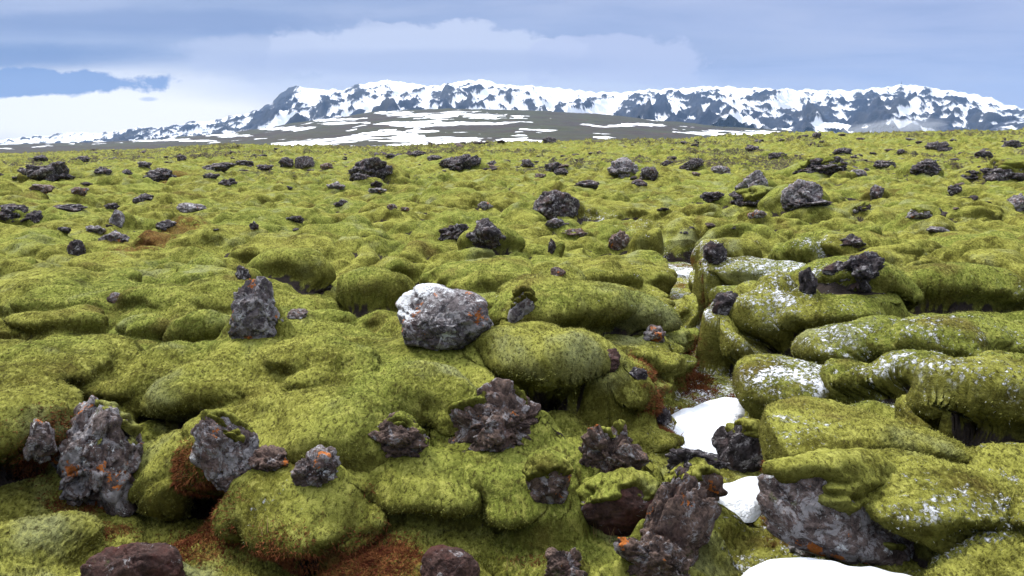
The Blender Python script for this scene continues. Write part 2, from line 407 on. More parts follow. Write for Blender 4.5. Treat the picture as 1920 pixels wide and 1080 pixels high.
# cushions and ridges placed after the photograph: x0, x1, top, foot (pixels), height of the foot, depth/width
DOMES = [
 # foreground mass with its overhanging lip
 (790,960,690,800,-.3,.7),
 (450,700,880,1075,-.70,.5),(640,960,850,1035,-.72,.45),(830,1060,860,1010,-.65,.5),
 (940,1100,840,960,-.55,.6),(1018,1142,805,885,-.5,.8),(1065,1205,893,958,-.45,.7),(975,1060,800,870,-.45,.7),
 # middle ridge
 (905,1110,603,745,-.15,.6),(1130,1235,795,850,-.6,.7),
 (915,1175,515,640,-.05,.7),(840,1010,560,640,-.15,.6),
 # left hills behind
 (325,436,572,655,-.25,.8),(225,330,588,652,-.3,.8),(20,215,570,640,-.3,.5),(-80,60,590,650,-.3,.6),
 (640,760,500,600,-.35,.6),(880,1000,510,560,-.1,.6),(470,600,470,540,-.05,.5),
 # right hand pillows around the gully
 (1220,1320,550,610,-.62,.8),(1278,1374,586,663,-.75,.8),(1366,1520,533,630,-.6,1.1),(1360,1450,610,710,-.72,.9),(1432,1560,548,690,-.6,1.0),(1478,1680,560,700,-.55,.9),
 (1545,1770,605,735,-.45,.8),(1572,1700,690,808,-.6,.9),(1640,1795,665,812,-.5,.8),(1392,1580,680,805,-.72,.7),(1374,1432,745,798,-.75,.8),
 (1780,1960,690,860,-.2,.7),(1660,1940,600,700,-.1,.6),(1318,1510,488,588,-.5,.8),(1268,1345,430,498,-.45,.9),(1245,1325,513,553,-.65,.7),(1650,1900,500,590,-.05,.5),
 (1560,1700,440,500,-.05,.6),(1470,1600,450,500,-.1,.6),(1320,1420,450,500,-.4,.7),(1180,1260,430,480,-.3,.7),
 # big cap over the boulder at the right
 (1230,1350,870,965,-.68,.6),(1440,1800,793,905,-.25,.5),(1880,2000,1030,1100,-.6,.6),
]
CRS = []
def crease_noise(): return 0.10 * pn2(X * 2.3, Y * 2.3) + 0.05 * pn2(X * 6, Y * 6)
cn = crease_noise()
for (x0, x1, yt, yb, z0, ratio) in DOMES:
    xm = (x0 + x1) / 2
    _, Yf = hit_plane(xm, yb, z0)
    rx = (x1 - x0) / 2 / FPX * Yf; 
    for _ in range(3):
        ry = rx * ratio * 1.0; Yc = Yf + ry
        rx = (ray(x1, yb)[0] - ray(x0, yb)[0]) / 2 * Yc
    Xc = ray(xm, (yt + yb) / 2)[0] * Yc
    H = CAM_H + ray(xm, yt)[1] * (Yc + 0.25 * ry) - z0
    H = max(H, 0.12 * rx) * (1.0 if xm < 1215 else 1.12)
    r0 = np.searchsorted(LY, math.log(max(2.51, Yc - 1.15 * ry))); r1 = np.searchsorted(LY, math.log(Yc + 1.15 * ry))
    sl = slice(max(0, r0), r1)
    xs = X[sl]; ys = Y[sl]
    k_ = 1.1 / rx
    wx_ = xs + 0.34 * rx * pn2(xs * k_ + x0, ys * k_) + 0.10 * rx * pn2(xs * k_ * 3, ys * k_ * 3 + x0); wy_ = ys + 0.34 * rx * pn2(xs * k_ + 31 + x0, ys * k_ + 7)
    r = np.sqrt(((wx_ - Xc) / rx) ** 2 + ((wy_ - Yc) / ry) ** 2) + 0.9 * cn[sl]
    left = xm < 1215
    dome = z0 + H * np.clip(1 - np.clip(r, 0, 1) ** (2.0 if left else 2.3), 0, 1) ** (1.0 if left and yb > 940 else 0.72 if left else 0.6)
    dome = np.where(r < 1, dome, -9)
    Z[sl] = smax(Z[sl], dome, 0.13 if left else 0.06)
    CRS.append((Xc, Yc, rx, ry, z0, H))

# banks of moss ending in a lip: outline of the foot (pixel x, y, ground height), top height, width of the rounded rim
BANKS_POLY = [
 ([(-120,850,-.05),(0,822,-.02),(60,805,.0),(110,762,-.06),(205,764,-.06),(270,800,-.08),(300,872,-.2),(326,862,-.18),(345,800,-.02),(385,778,.0),(420,808,-.02),(440,842,-.12),(520,856,-.14),(600,870,-.16),(664,872,-.16),(690,800,.0),(720,775,.03),(780,785,.0),(830,850,-.18),(880,864,-.18),(892,820,-.2),(850,760,-.1),(900,700,0),(840,640,.15),(450,625,.2),(200,655,.05),(-150,660,.0)], -.82, .21, .34),
 ([(1465,965,-.45),(1468,912,-.3),(1490,882,-.2),(1520,866,-.15),(1560,868,-.15),(1620,900,-.15),(1680,945,-.2),(1722,1000,-.25),(1760,1060,-.35),(1850,1090,-.4),(2100,1180,-.5),(2150,760,-.1),(1850,790,-.05),(1700,812,-.12),(1560,806,-.15),(1520,815,-.2),(1485,850,-.3)], -.85, .0, .40),
 ([(880,690,-.1),(930,735,-.2),(980,770,-.3),(1060,800,-.4),(1140,812,-.5),(1172,795,-.45),(1160,750,-.35),(1180,712,-.35),(1232,700,-.4),(1245,650,-.35),(1222,600,-.2),(1240,540,-.2),(1248,500,-.2),(1180,465,0),(1000,495,.1),(900,560,0)], -.75, .06, .5),
]
def poly_sd(xs, ys, P_):
    d = np.full(xs.shape, 1e9, np.float32); ins = np.zeros(xs.shape, bool); n_ = len(P_)
    for i in range(n_):
        ax, ay = P_[i]; bx, by = P_[(i + 1) % n_]
        ex, ey = bx - ax, by - ay; wx_, wy_ = xs - ax, ys - ay
        t = np.clip((wx_ * ex + wy_ * ey) / (ex * ex + ey * ey + 1e-9), 0, 1)
        d = np.minimum(d, (wx_ - t * ex) ** 2 + (wy_ - t * ey) ** 2)
        c_ = ((ay <= ys) & (by > ys)) | ((by <= ys) & (ay > ys))
        ins ^= c_ & (xs < ax + (ys - ay) / (by - ay + 1e-12) * ex)
    return np.where(ins, 1, -1) * np.sqrt(d)
for P_, z0, top, wid in BANKS_POLY:
    pw = [hit_plane(*q) for q in P_]
    ymn, ymx = min(q[1] for q in pw), max(q[1] for q in pw)
    sl = slice(np.searchsorted(LY, math.log(max(2.51, ymn - .3))), np.searchsorted(LY, math.log(ymx + .3)))
    xs = X[sl]; ys = Y[sl]
    sd = poly_sd(xs + 0.05 * pn2(xs * 3, ys * 3) , ys + 0.05 * pn2(xs * 3 + 9, ys * 3), pw) + 0.03 * pn2(xs * 7, ys * 7)
    tp = top + 0.07 * fbm2(xs * 1.3, ys * 1.3 + 4, 2) + 0.03 * pn2(xs * 3.2, ys * 3.2) + 0.22 * (pilS[sl] - 0.5) + 0.15 * (pil2S[sl] - 0.4)
    d = np.where(sd > 0, z0 + (tp - z0) * (1 - (1 - np.clip(sd / wid, 0, 1)) ** 2.4) ** 0.62, -9)
    Z[sl] = smax(Z[sl], d, 0.07)

Z += (0.045 * pn2(X * 1.9 + 3, Y * 1.9) + 0.030 * pn2(X * 4.1 + 3, Y * 4.1)) * (1 - far)
# the gully winding back between the cushions: pixel x, y of its floor, half width in metres
GUL = [(1440,1060,.30),(1400,990,.24),(1385,920,.26),(1325,850,.24),(1322,790,.34),(1335,735,.26),(1315,690,.24),(1345,650,.22),(1300,600,.18),(1262,560,.22),(1275,515,.34),(1255,480,.34)]
gp_ = [(*hit_plane(a, b_, -.78), w_) for a, b_, w_ in GUL]
sl = slice(0, np.searchsorted(LY, math.log(19)))
xs, ys = X[sl], Y[sl]; carve = np.zeros(xs.shape, np.float32)
wob = 0.10 * pn2(xs * 2.1, ys * 2.1) + 0.05 * pn2(xs * 5, ys * 5)
for (ax, ay, aw), (bx, by, bw) in zip(gp_[:-1], gp_[1:]):
    ex, ey = bx - ax, by - ay
    t = np.clip(((xs - ax) * ex + (ys - ay) * ey) / (ex * ex + ey * ey), 0, 1)
    d = np.sqrt((xs - ax - t * ex) ** 2 + (ys - ay - t * ey) ** 2) + wob
    w_ = aw + (bw - aw) * t
    carve = np.maximum(carve, sstep(d, w_ * 2.2, w_ * 1.2))
gully = np.zeros_like(X); gully[sl] = carve
floor_ = -0.75 + 0.05 * pn2(xs * 3, ys * 3)
Z[sl] = Z[sl] - carve * np.maximum(Z[sl] - floor_, 0)
# pits: the cave under the lip, gaps under lobes: px, py, z of the floor, radius in metres, depth
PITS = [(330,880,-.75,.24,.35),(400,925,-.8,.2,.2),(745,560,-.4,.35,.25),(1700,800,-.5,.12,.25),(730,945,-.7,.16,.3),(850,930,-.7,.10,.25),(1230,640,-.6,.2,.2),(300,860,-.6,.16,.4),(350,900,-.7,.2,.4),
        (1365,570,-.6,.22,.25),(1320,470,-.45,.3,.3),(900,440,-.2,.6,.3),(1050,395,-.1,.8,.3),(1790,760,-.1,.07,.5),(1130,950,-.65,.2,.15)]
for (px, py, z, rad, dep) in PITS:
    Xc, Yc = hit_plane(px, py, z)
    g = np.exp(-(((X - Xc) ** 2 + (Y - Yc) ** 2) / rad ** 2) ** 1.5)
    Z -= dep * g

def g_sample(x, y, arr=None):
    """ground height below a point"""
    arr = Z if arr is None else arr
    ly = np.log(y); u_ = x / y
    i = np.clip(np.searchsorted(LY, ly) - 1, 0, R_ - 2); j = np.clip(np.searchsorted(U, u_) - 1, 0, C_ - 2)
    a = np.clip((ly - LY[i]) / (LY[i + 1] - LY[i]), 0, 1); b_ = np.clip((u_ - U[j]) / (U[j + 1] - U[j]), 0, 1)
    return (arr[i, j] * (1 - a) + arr[i + 1, j] * a) * (1 - b_) + (arr[i, j + 1] * (1 - a) + arr[i + 1, j + 1] * a) * b_
def g_hit(px, py):
    """first point of the ground seen through a pixel"""
    dx_, dz_ = ray(px, py)
    ys = np.exp(LY[:-60]); zs = g_sample(dx_ * ys, ys)
    below = CAM_H + dz_ * ys < zs
    if not below.any():
        return dx_ * 200, 200.0, float(zs[-1])
    k = int(np.argmax(below)); y = float(ys[k])
    return dx_ * y, y, float(zs[k])

# ------------------------------------------------------------------ where the rocks stand
ROCKS, BANKS = [], []
def R(name, label, x0, x1, yt, yb, mat, seed, depth=0.8, gy=None, fwd=0.0, sink=0.35, bank=0.78, **kw):
    """a rock that fills x0..x1, yt..yb of the photograph from where it rests on the ground; beyond the foreground moss banks up behind it"""
    xm = (x0 + x1) / 2
    gx, gyy, gz = g_hit(xm, gy if gy is not None else yb)
    k = (ray(x1, yb)[0] - ray(x0, yb)[0]) / 2
    sx = k * gyy; sy = sx * depth; Yc = gyy + sy * 0.75
    if gyy > 9 and bank:
        h_ = max(0.1, CAM_H + ray(xm, yt)[1] * Yc - gz)
        BANKS.append((ray(xm, yb)[0] * Yc + 0.1 * sx, Yc + 0.95 * sy, 1.5 * sx, 1.15 * sy, gz - 0.1, gz + bank * h_))
    ROCKS.append((name, label, x0, x1, yt, yb, mat, seed, depth, gy, fwd, sink, kw))
R("boulder", "big pale grey boulder with white snow on its left shoulder, resting on moss", 738, 925, 535, 668, ROCK_GREY, 3, depth=.8, bank=0.1, hug=.12, snow=(0.5, 0.75), planes=13, facet=.95, rough=.09, cat="boulder", sink=.12)
R("standing_rock", "upright jagged lichen-covered rock standing behind the left moss ridge", 430, 530, 520, 640, ROCK_GREY, 21, depth=.7, bank=.5, taper=.25, planes=9, rough=.2, crumble=.12, sink=.3)
R("rock", "small dark rock just above the upright jagged rock on the left", 440, 472, 497, 526, ROCK_DARK, 22, rough=.2, n=5)
R("jagged_rock", "large grey foreground rock at left, spotted with orange lichen, below the moss lip", 70, 268, 752, 945, ROCK_PURPLE, 31, depth=.8, hug=.0, cap=(.62,.05,.1,.6), taper=.25, rough=.17, planes=12, crumble=.12, lean=(0.12, 0), cat="rock", sink=.2, fwd=.12)
R("jagged_rock", "narrow broken rock shard leaning against the right side of the large left foreground rock", 190, 300, 790, 948, ROCK_PURPLE, 32, depth=.6, hug=0, taper=.2, rough=.17, planes=9, crumble=.15, lean=(-0.35, 0), sink=.15)
R("rock", "small rock peeping from under the moss left of the large left foreground rock", 40, 100, 785, 840, ROCK_PURPLE, 33, hug=0, rough=.2, n=5, fwd=.15)
R("jagged_rock", "orange-spotted rock forming the right wall of the dark cave under the moss lip", 360, 482, 775, 942, ROCK_PURPLE, 41, cap=(.65,.05,.2,.6), depth=.6, bank=0, hug=0, taper=-.1, rough=.16, planes=10, crumble=.08, lean=(-0.22, 0), sink=.15, fwd=-.12)
R("jagged_rock", "low rock in shade between the cave rock and the orange-topped rock", 460, 545, 835, 890, ROCK_BROWN, 42, rough=.22, crumble=.15, n=5)
R("lichen_rock", "small rock with orange and white lichen on top in the lower left centre", 548, 640, 838, 915, ROCK_PURPLE, 51, rough=.22, crumble=.12, n=5, fwd=.05)
R("crumbly_rock", "crumbly cluster of brown stone emerging below the moss lip left of centre", 672, 806, 778, 892, ROCK_BROWN, 61, hug=.3, cap=(.65,.05,.2,.6), depth=.6, rough=.2, crumble=.2, fr_=1.5, fwd=-.15, sink=.3)
R("lava_outcrop", "wide rough brown lava outcrop with a broken face in the centre foreground", 825, 1015, 712, 866, ROCK_BROWN, 71, depth=.8, hug=.6, cap=(.60,.05,-.3,.6), rough=.18, crumble=.14, planes=12, taper=.2, fwd=-.1, sink=.25)
R("lava_outcrop", "lava rock splashed with bright orange lichen right of the round moss cushion", 1085, 1215, 788, 895, ROCK_BROWN, 81, depth=.6, rough=.24, crumble=.16, planes=10, lean=(-0.3, 0), fwd=.1, cap=(.92, .05, .3, 0))
R("red_rock", "smooth dark red-brown rock with a pale moss cap in the lower centre", 1075, 1232, 885, 1012, ROCK_RED, 91, depth=.7, rough=.1, facet=.7, cap=(.42, .06, -.2, .1), sink=.15, fwd=.1)
R("mossy_rock", "moss-topped rock between the central outcrop and the red-brown rock", 985, 1070, 860, 955, ROCK_BROWN, 101, depth=.7, rough=.16, cap=(.35, .07, -.2, .1), sink=.15)
R("jagged_rock", "tall jagged lava rock at the bottom edge right of centre", 1190, 1345, 885, 1080, ROCK_BROWN, 111, depth=.6, taper=.45, hug=.5, rough=.2, crumble=.14, planes=12, lean=(0.22, 0), sink=.25)
R("jagged_rock", "broken rock at the foot of the tall jagged one, cut by the bottom edge", 1150, 1300, 1000, 1100, ROCK_BROWN, 112, depth=.6, rough=.26, crumble=.2, planes=12, sink=.25)
R("mossy_rock", "moss-draped rock behind the tall jagged rock beside the lower snow", 1255, 1360, 868, 975, ROCK_BROWN, 113, hug=.2, depth=.6, rough=.18, cap=(.30, .06, -.1, .1), sink=.2)
R("jagged_rock", "small jagged rock cut by the bottom edge left of the tall jagged rock", 1018, 1105, 1028, 1095, ROCK_BROWN, 121, rough=.24, crumble=.16)
R("smooth_rock", "smooth tan and brown rock at the bottom edge below the central moss mound", 785, 900, 1032, 1100, ROCK_RED, 131, rough=.08, facet=.8)
R("flat_rock", "low flat red-brown rock cut by the bottom edge at left", 155, 345, 1022, 1110, ROCK_RED, 141, rough=.10, facet=.7, depth=.6)
R("boulder", "large purple-brown boulder face under the big moss cap at lower right", 1408, 1740, 848, 1085, ROCK_PURPLE, 151, depth=.6, bank=0, hug=0, cap=(.40, .10, .60, .1), rough=.10, planes=9, facet=.9, lean=(-.35, 0), rot=20, cat="boulder", sink=.12, fwd=-.12)
R("rock", "dark wet rock with a moss patch standing between two snow patches in the gully", 1340, 1450, 785, 885, ROCK_DARK, 161, hug=0, depth=.7, rough=.14, cap=(.45, .05, .5, -.3), sink=.15)
R("rock", "low jagged dark rock at the lower edge of the gully snow", 1250, 1372, 838, 898, ROCK_DARK, 171, hug=0, rough=.25, crumble=.22, depth=.5)
R("rock", "dark rock in the hollow under the rounded moss pillow right of centre", 1333, 1385, 545, 588, ROCK_DARK, 181, rough=.18, n=5, fwd=.1)
R("rock", "large black lava crag on the right moss slope, a pale stone at its foot", 1545, 1662, 472, 558, ROCK_DARK, 201, depth=.6, rough=.26, crumble=.22, taper=.2, lean=(.2, 0), cat="crag", sink=.2)
R("rock", "pale reddish stone at the left foot of the large black crag", 1518, 1590, 512, 558, ROCK_GREY, 202, rough=.16, n=5, snow=(.5,))
R("rock", "thin black rock pillar left of the large black crag", 1498, 1534, 500, 555, ROCK_DARK, 203, hug=.4, rough=.24, n=5)
R("rock", "small dark block above the large black crag", 1564, 1624, 438, 465, ROCK_DARK, 204, rough=.2, crumble=.1, n=5)
R("rock_tower", "flat-topped grey crag, highest of the outcrop cluster at upper right", 1378, 1446, 318, 362, ROCK_GREY, 211, rough=.16, planes=14, n=5, facet=1.0, crumble=.1, sink=.3, cat="crag")
R("rock", "slanted grey block at the right end of the upper right outcrop cluster", 1465, 1542, 335, 388, ROCK_GREY, 212, rough=.16, n=5, crumble=.12)
R("rock", "dark broad rock with moss on top at the base of the upper right outcrop cluster", 1368, 1478, 350, 393, ROCK_DARK, 213, rough=.22, crumble=.2, n=5, cap=(.4, .12, 0, 0))
R("rock", "low dark rubble heap at the left end of the upper right outcrop cluster", 1308, 1372, 358, 378, ROCK_DARK, 214, rough=.24, crumble=.25, n=5)
R("rock", "dark jumbled rock filling the right foot of the upper right outcrop cluster", 1470, 1560, 372, 394, ROCK_DARK, 215, rough=.24, crumble=.25, n=5)
R("rock", "black arched boulder in the middle distance with moss in front of it", 998, 1090, 355, 405, ROCK_DARK, 231, rough=.14, facet=.7, n=5, cat="boulder")
R("rock", "black boulder with white lichen flecks in a dark hollow near the middle", 872, 950, 410, 468, ROCK_DARK, 241, rough=.2, crumble=.1, n=5, sink=.2, cat="boulder")
R("rock", "jagged dark rubble strung left of the black flecked boulder", 822, 880, 418, 452, ROCK_DARK, 242, rough=.25, crumble=.25, n=5)
R("rock", "big dark sloping crag on the far plain left of centre", 655, 738, 294, 332, ROCK_DARK, 251, rough=.18, lean=(.3, 0), n=5, cat="crag")
R("rock", "long dark crag rising to the right on the far plain near the middle", 820, 902, 288, 322, ROCK_DARK, 261, rough=.24, crumble=.2, lean=(.2, 0), n=5, cat="crag")
R("rock", "bluish lichen-speckled heap of rock on the far plain right of centre", 1138, 1215, 295, 330, ROCK_GREY, 271, rough=.24, crumble=.22, n=5, cat="crag")
R("rock", "squat dark block at the right end of the bluish heap", 1200, 1236, 312, 338, ROCK_DARK, 272, rough=.18, n=5)
R("rock", "broad dark crag on the far plain near the left edge", 34, 125, 302, 338, ROCK_DARK, 281, rough=.2, crumble=.12, n=5, cat="crag")
R("rock", "rounded black rock, right one of the pair on the far plain at left", 552, 590, 292, 314, ROCK_DARK, 291, rough=.12, n=5)
R("rock", "pointed black rock, left one of the pair on the far plain at left", 522, 552, 294, 314, ROCK_DARK, 292, rough=.2, n=5, taper=.3)
R("rock", "long jagged dark rock strip above a russet patch on the far left plain", 268, 342, 315, 342, ROCK_DARK, 301, rough=.28, crumble=.25, n=5)
R("rock", "small pointed grey rock standing upright on the left moss", 202, 234, 392, 424, ROCK_GREY, 311, rough=.14, taper=.4, n=5)
R("rock", "dark rock heap at the left edge in the middle distance", -20, 50, 382, 414, ROCK_DARK, 321, rough=.22, crumble=.2, n=5)
R("rock", "low dark slab just right of the left edge heap", 45, 82, 394, 414, ROCK_DARK, 322, rough=.22, crumble=.1, n=5)
R("rock", "dark rock in a dimple of moss on the left below the pointed grey rock", 128, 160, 448, 480, ROCK_DARK, 331, rough=.2, n=5)
R("rock", "thin pale slab lying tilted on the left moss", 330, 385, 380, 397, ROCK_GREY, 341, rough=.12, n=5, rot=-12)
R("rock", "small grey stone pile on the moss left of centre in the middle distance", 611, 650, 340, 355, ROCK_GREY, 351, rough=.2, crumble=.2, n=5)
R("rock", "grey-white speckled low rock below the black arched boulder", 1020, 1068, 408, 430, ROCK_GREY, 361, rough=.16, crumble=.1, n=5)
R("rock", "brown rock at the head of the central moss valley", 1140, 1180, 430, 468, ROCK_BROWN, 371, rough=.18, n=5, crumble=.1)
R("rock", "flat brownish rubble left of the brown rock in the central moss valley", 1052, 1102, 428, 444, ROCK_BROWN, 372, rough=.22, crumble=.2, n=5)
R("rock", "thin upright dark stone on the crest of the central ridge", 1027, 1044, 446, 476, ROCK_DARK, 381, rough=.2, taper=.3, n=5)
R("mossy_rock", "rock with a rounded moss cap right of the big pale boulder", 950, 1002, 545, 604, ROCK_GREY, 391, depth=.7, rough=.14, cap=(.3, .07, .1, .3), n=5)
R("rock", "reddish rock face under moss left of the gully, lower one", 1108, 1165, 655, 702, ROCK_RED, 401, hug=.6, rough=.16, facet=.8, n=5, fwd=-.05)
R("rock", "dark reddish rock on the right flank of the central ridge", 1158, 1212, 585, 628, ROCK_RED, 411, hug=.6, rough=.16, n=5, fwd=-.05)
R("rock", "small lichen rock just below the dark reddish rock of the central ridge", 1205, 1248, 610, 645, ROCK_PURPLE, 421, rough=.16, n=5)
R("rock", "tall dark rock wedged in the hollow between two moss pillows in the middle distance", 1318, 1362, 450, 500, ROCK_DARK, 431, rough=.22, n=5)
R("rock", "dark ridge of crags on the far right plain, left part", 1490, 1590, 292, 328, ROCK_DARK, 441, rough=.26, crumble=.22, n=5, cap=(.55, .25, 0, 0), cat="crag")
R("rock", "dark sloping crag on the far right plain", 1702, 1762, 298, 326, ROCK_DARK, 442, rough=.22, crumble=.15, n=5)
R("rock", "long dark crag with moss on top at the right edge of the far plain", 1835, 1960, 296, 336, ROCK_DARK, 443, rough=.22, crumble=.16, n=5, cap=(.5, .25, 0, 0), cat="crag")
R("rock", "low dark rubble left of the long crag at the right edge", 1800, 1852, 318, 338, ROCK_DARK, 444, rough=.24, crumble=.2, n=5)
R("rock", "grey pointed rock at the right edge in the middle distance", 1882, 1930, 362, 394, ROCK_GREY, 451, rough=.18, taper=.3, n=5)
R("rock", "half mossy black rock right of the upper right outcrop cluster", 1600, 1636, 380, 398, ROCK_DARK, 461, rough=.18, n=5, cap=(.45, .06, -.4, 0))
R("rock", "black rock in a moss dimple below the far right crags", 1632, 1660, 346, 372, ROCK_DARK, 462, rough=.18, n=5)
R("rock", "striped greenish low rock on the right moss in the middle distance", 1702, 1748, 390, 412, ROCK_GREY, 463, rough=.18, n=5, cap=(.6, .06, 0, 0))
R("rock", "small purple stone on the moss below the upper right outcrop cluster", 1402, 1436, 392, 410, ROCK_PURPLE, 464, rough=.16, n=5)
R("rock", "narrow lichen rock in the fold of the right-hand moss mound", 1778, 1800, 712, 775, ROCK_PURPLE, 481, rough=.18, n=5)
R("rock", "dark outcrop on the far plain between the bluish heap and the upper right cluster", 1272, 1322, 296, 320, ROCK_DARK, 511, rough=.2, crumble=.1, n=5, lean=(.3, 0))
R("rock", "small dark rock on the central ridge crest near its top", 1032, 1062, 500, 520, ROCK_BROWN, 521, rough=.18, n=5)
R("rock", "small flat dark rock on the moss left of the dark hollow behind the pale boulder", 590, 624, 524, 546, ROCK_DARK, 522, rough=.18, n=5)
R("rock", "flat pale rock flake on the moss right of the upright jagged rock", 535, 576, 580, 600, ROCK_PURPLE, 523, rough=.14, n=5)
R("rock", "low rock half sunk in moss by the left moss cushion", 200, 228, 548, 570, ROCK_BROWN, 524, rough=.14, n=5)
R("rock", "rock shard at the lower end of the boulder face beside the bottom snow", 1475, 1545, 1005, 1045, ROCK_PURPLE, 525, rough=.16, n=5)
R("rock", "dark rock by the red heath at the gully's left bank", 1215, 1262, 755, 800, ROCK_DARK, 526, rough=.2, crumble=.1, n=5)
R("rock", "small dark stone under moss at the left bank above the red heath", 1175, 1215, 690, 715, ROCK_DARK, 527, rough=.2, n=5)


# smaller rocks seen one by one in the photograph: x0, x1, top, foot, look
MINOR = [(175,210,312,328,'d'),(225,250,317,327,'d'),(375,440,304,320,'d'),(257,283,302,315,'d'),(57,100,344,360,'b'),(135,165,350,367,'b'),(250,288,362,377,'d'),(195,228,380,392,'d'),(98,165,382,397,'d'),
 (380,412,324,335,'d'),(408,445,334,347,'d'),(660,695,324,337,'d'),(688,725,352,362,'g'),(895,925,377,394,'g'),(725,745,382,392,'b'),(750,768,388,397,'b'),(625,655,374,387,'d'),(292,330,412,430,'d'),(160,195,422,437,'g'),
 (107,132,425,437,'d'),(535,568,404,417,'d'),(467,485,414,432,'d'),(185,240,433,453,'g'),(1075,1125,337,352,'d'),(1182,1215,335,350,'d'),(1332,1370,310,325,'g'),(1297,1315,322,330,'b'),(1592,1625,317,332,'g'),
 (1777,1805,345,365,'d'),(1735,1780,424,435,'g'),(1730,1790,264,284,'d'),(1680,1700,279,290,'d'),(1825,1860,280,295,'d'),(1016,1044,255,268,'d'),(1522,1540,247,259,'d'),(800,830,290,300,'d'),(910,935,300,312,'d'),
 (975,1003,298,315,'d'),(1020,1065,303,322,'d'),(1038,1066,315,328,'d'),(770,800,282,292,'d'),(440,475,300,310,'d'),(480,515,308,318,'d'),(600,625,305,318,'b'),(1000,1025,325,333,'b'),(1240,1262,300,310,'d'),(1440,1475,285,298,'d'),
 (1640,1680,300,312,'d'),(1560,1600,276,288,'d'),(1880,1915,262,276,'d'),(1395,1425,272,284,'d'),(330,350,290,300,'d'),(60,90,290,300,'d'),(140,170,292,302,'d')]
# moss banked up behind and around the rocks
for (Xc, Yc, rx, ry, zb, zt) in BANKS:
    r0 = np.searchsorted(LY, math.log(max(2.51, Yc - 1.1 * ry))); r1 = np.searchsorted(LY, math.log(Yc + 1.1 * ry))
    sl = slice(max(0, r0), r1); xs = X[sl]; ys = Y[sl]
    r = np.sqrt(((xs - Xc) / rx) ** 2 + ((ys - Yc) / ry) ** 2) + 0.22 * pn2(xs * 1.3 / rx, ys * 1.3 / rx + Xc)
    d = np.where(r < 1, zb + (zt - zb) * np.clip(1 - np.clip(r, 0, 1) ** 2, 0, 1) ** 0.8, -9)
    Z[sl] = smax(Z[sl], d, 0.04 + 0.1 * rx)
# bulge the flanks outward so that cushions overhang their feet
def normals(px_, py_, pz_):
    P_ = np.stack([px_, py_, pz_], -1)
    a = np.gradient(P_, axis=1); b_ = np.gradient(P_, axis=0)
    n_ = np.cross(a, b_); n_ /= np.linalg.norm(n_, axis=-1, keepdims=True) + 1e-12
    return n_
def blur(a, k):
    for ax in (0, 1):
        c_ = np.cumsum(np.pad(a, [(k + 1, k) if i == ax else (0, 0) for i in (0, 1)], mode='edge'), axis=ax, dtype=np.float64)
        n_ = 2 * k + 1
        a = ((np.take(c_, range(n_, c_.shape[ax]), ax) - np.take(c_, range(0, c_.shape[ax] - n_), ax)) / n_).astype(np.float32)
    return a
def lean_out(k, A_, lo, hi):
    """pull the rims of banks and cushions out over their feet"""
    zb = blur(blur(Z, k), k // 2)
    gxr = np.gradient(zb, axis=1) / np.gradient(X, axis=1)
    Yr = np.gradient(Y, axis=0); gyr = (np.gradient(zb, axis=0) - gxr * np.gradient(X, axis=0)) / Yr
    g = np.sqrt(gxr ** 2 + gyr ** 2) + 1e-6; q_ = np.clip(Y / 7, 1, 3.5)
    w = A_ * q_ * sstep((Z - zb) / q_, lo, hi) * np.minimum(g * 1.1, 1.0) / g * (1 - 0.35 * nearm) * (1 - fr1)
    return -gxr * w, -gyr * w
gk = 1 - 0.75 * np.clip(blur(gully, 14) * 1.6, 0, 1)
ax_, ay_ = lean_out(22, 0.36, -0.05, 0.12); bx_, by_ = lean_out(7, 0.08, -0.02, 0.04)
X0, Y0 = X, Y
X = X + ax_ * gk + bx_; Y = Y + ay_ * gk + by_
Zs = blur(Z, 3)
Nn = normals(X, Y, Zs)
amp = 0.05 * (1 - 0.75 * nearm) * (1 - fr1) * sstep(LYg, math.log(2.5), math.log(3.4))
GX = X + Nn[..., 0] * amp; GY = Y + Nn[..., 1] * amp; GZ = Z + (Nn[..., 2] - 1) * amp * 0.3
# small clumps of moss
Nn = normals(GX, GY, GZ)
P3 = np.stack([GX, GY, GZ], -1).reshape(-1, 3)
cell = np.maximum(Y * 0.0030, 0.004)
def fade(wave): return np.clip((wave / cell - 2.5) / 4, 0, 1).reshape(-1)
disp = 0.020 * fbm3(P3, 3.0, 2) * fade(0.3) + 0.013 * np.abs(pn3(P3[:, 0] * 9, P3[:, 1] * 9, P3[:, 2] * 9)) * fade(0.11) \
     + 0.013 * pn3(P3[:, 0] * 24, P3[:, 1] * 24, P3[:, 2] * 24) * fade(0.042) + 0.008 * _rs.normal(size=len(P3)) * np.clip(0.012 / cell.reshape(-1), 0, 1)
P3 = P3 + Nn.reshape(-1, 3) * disp[:, None]
X, Y = X0, Y0

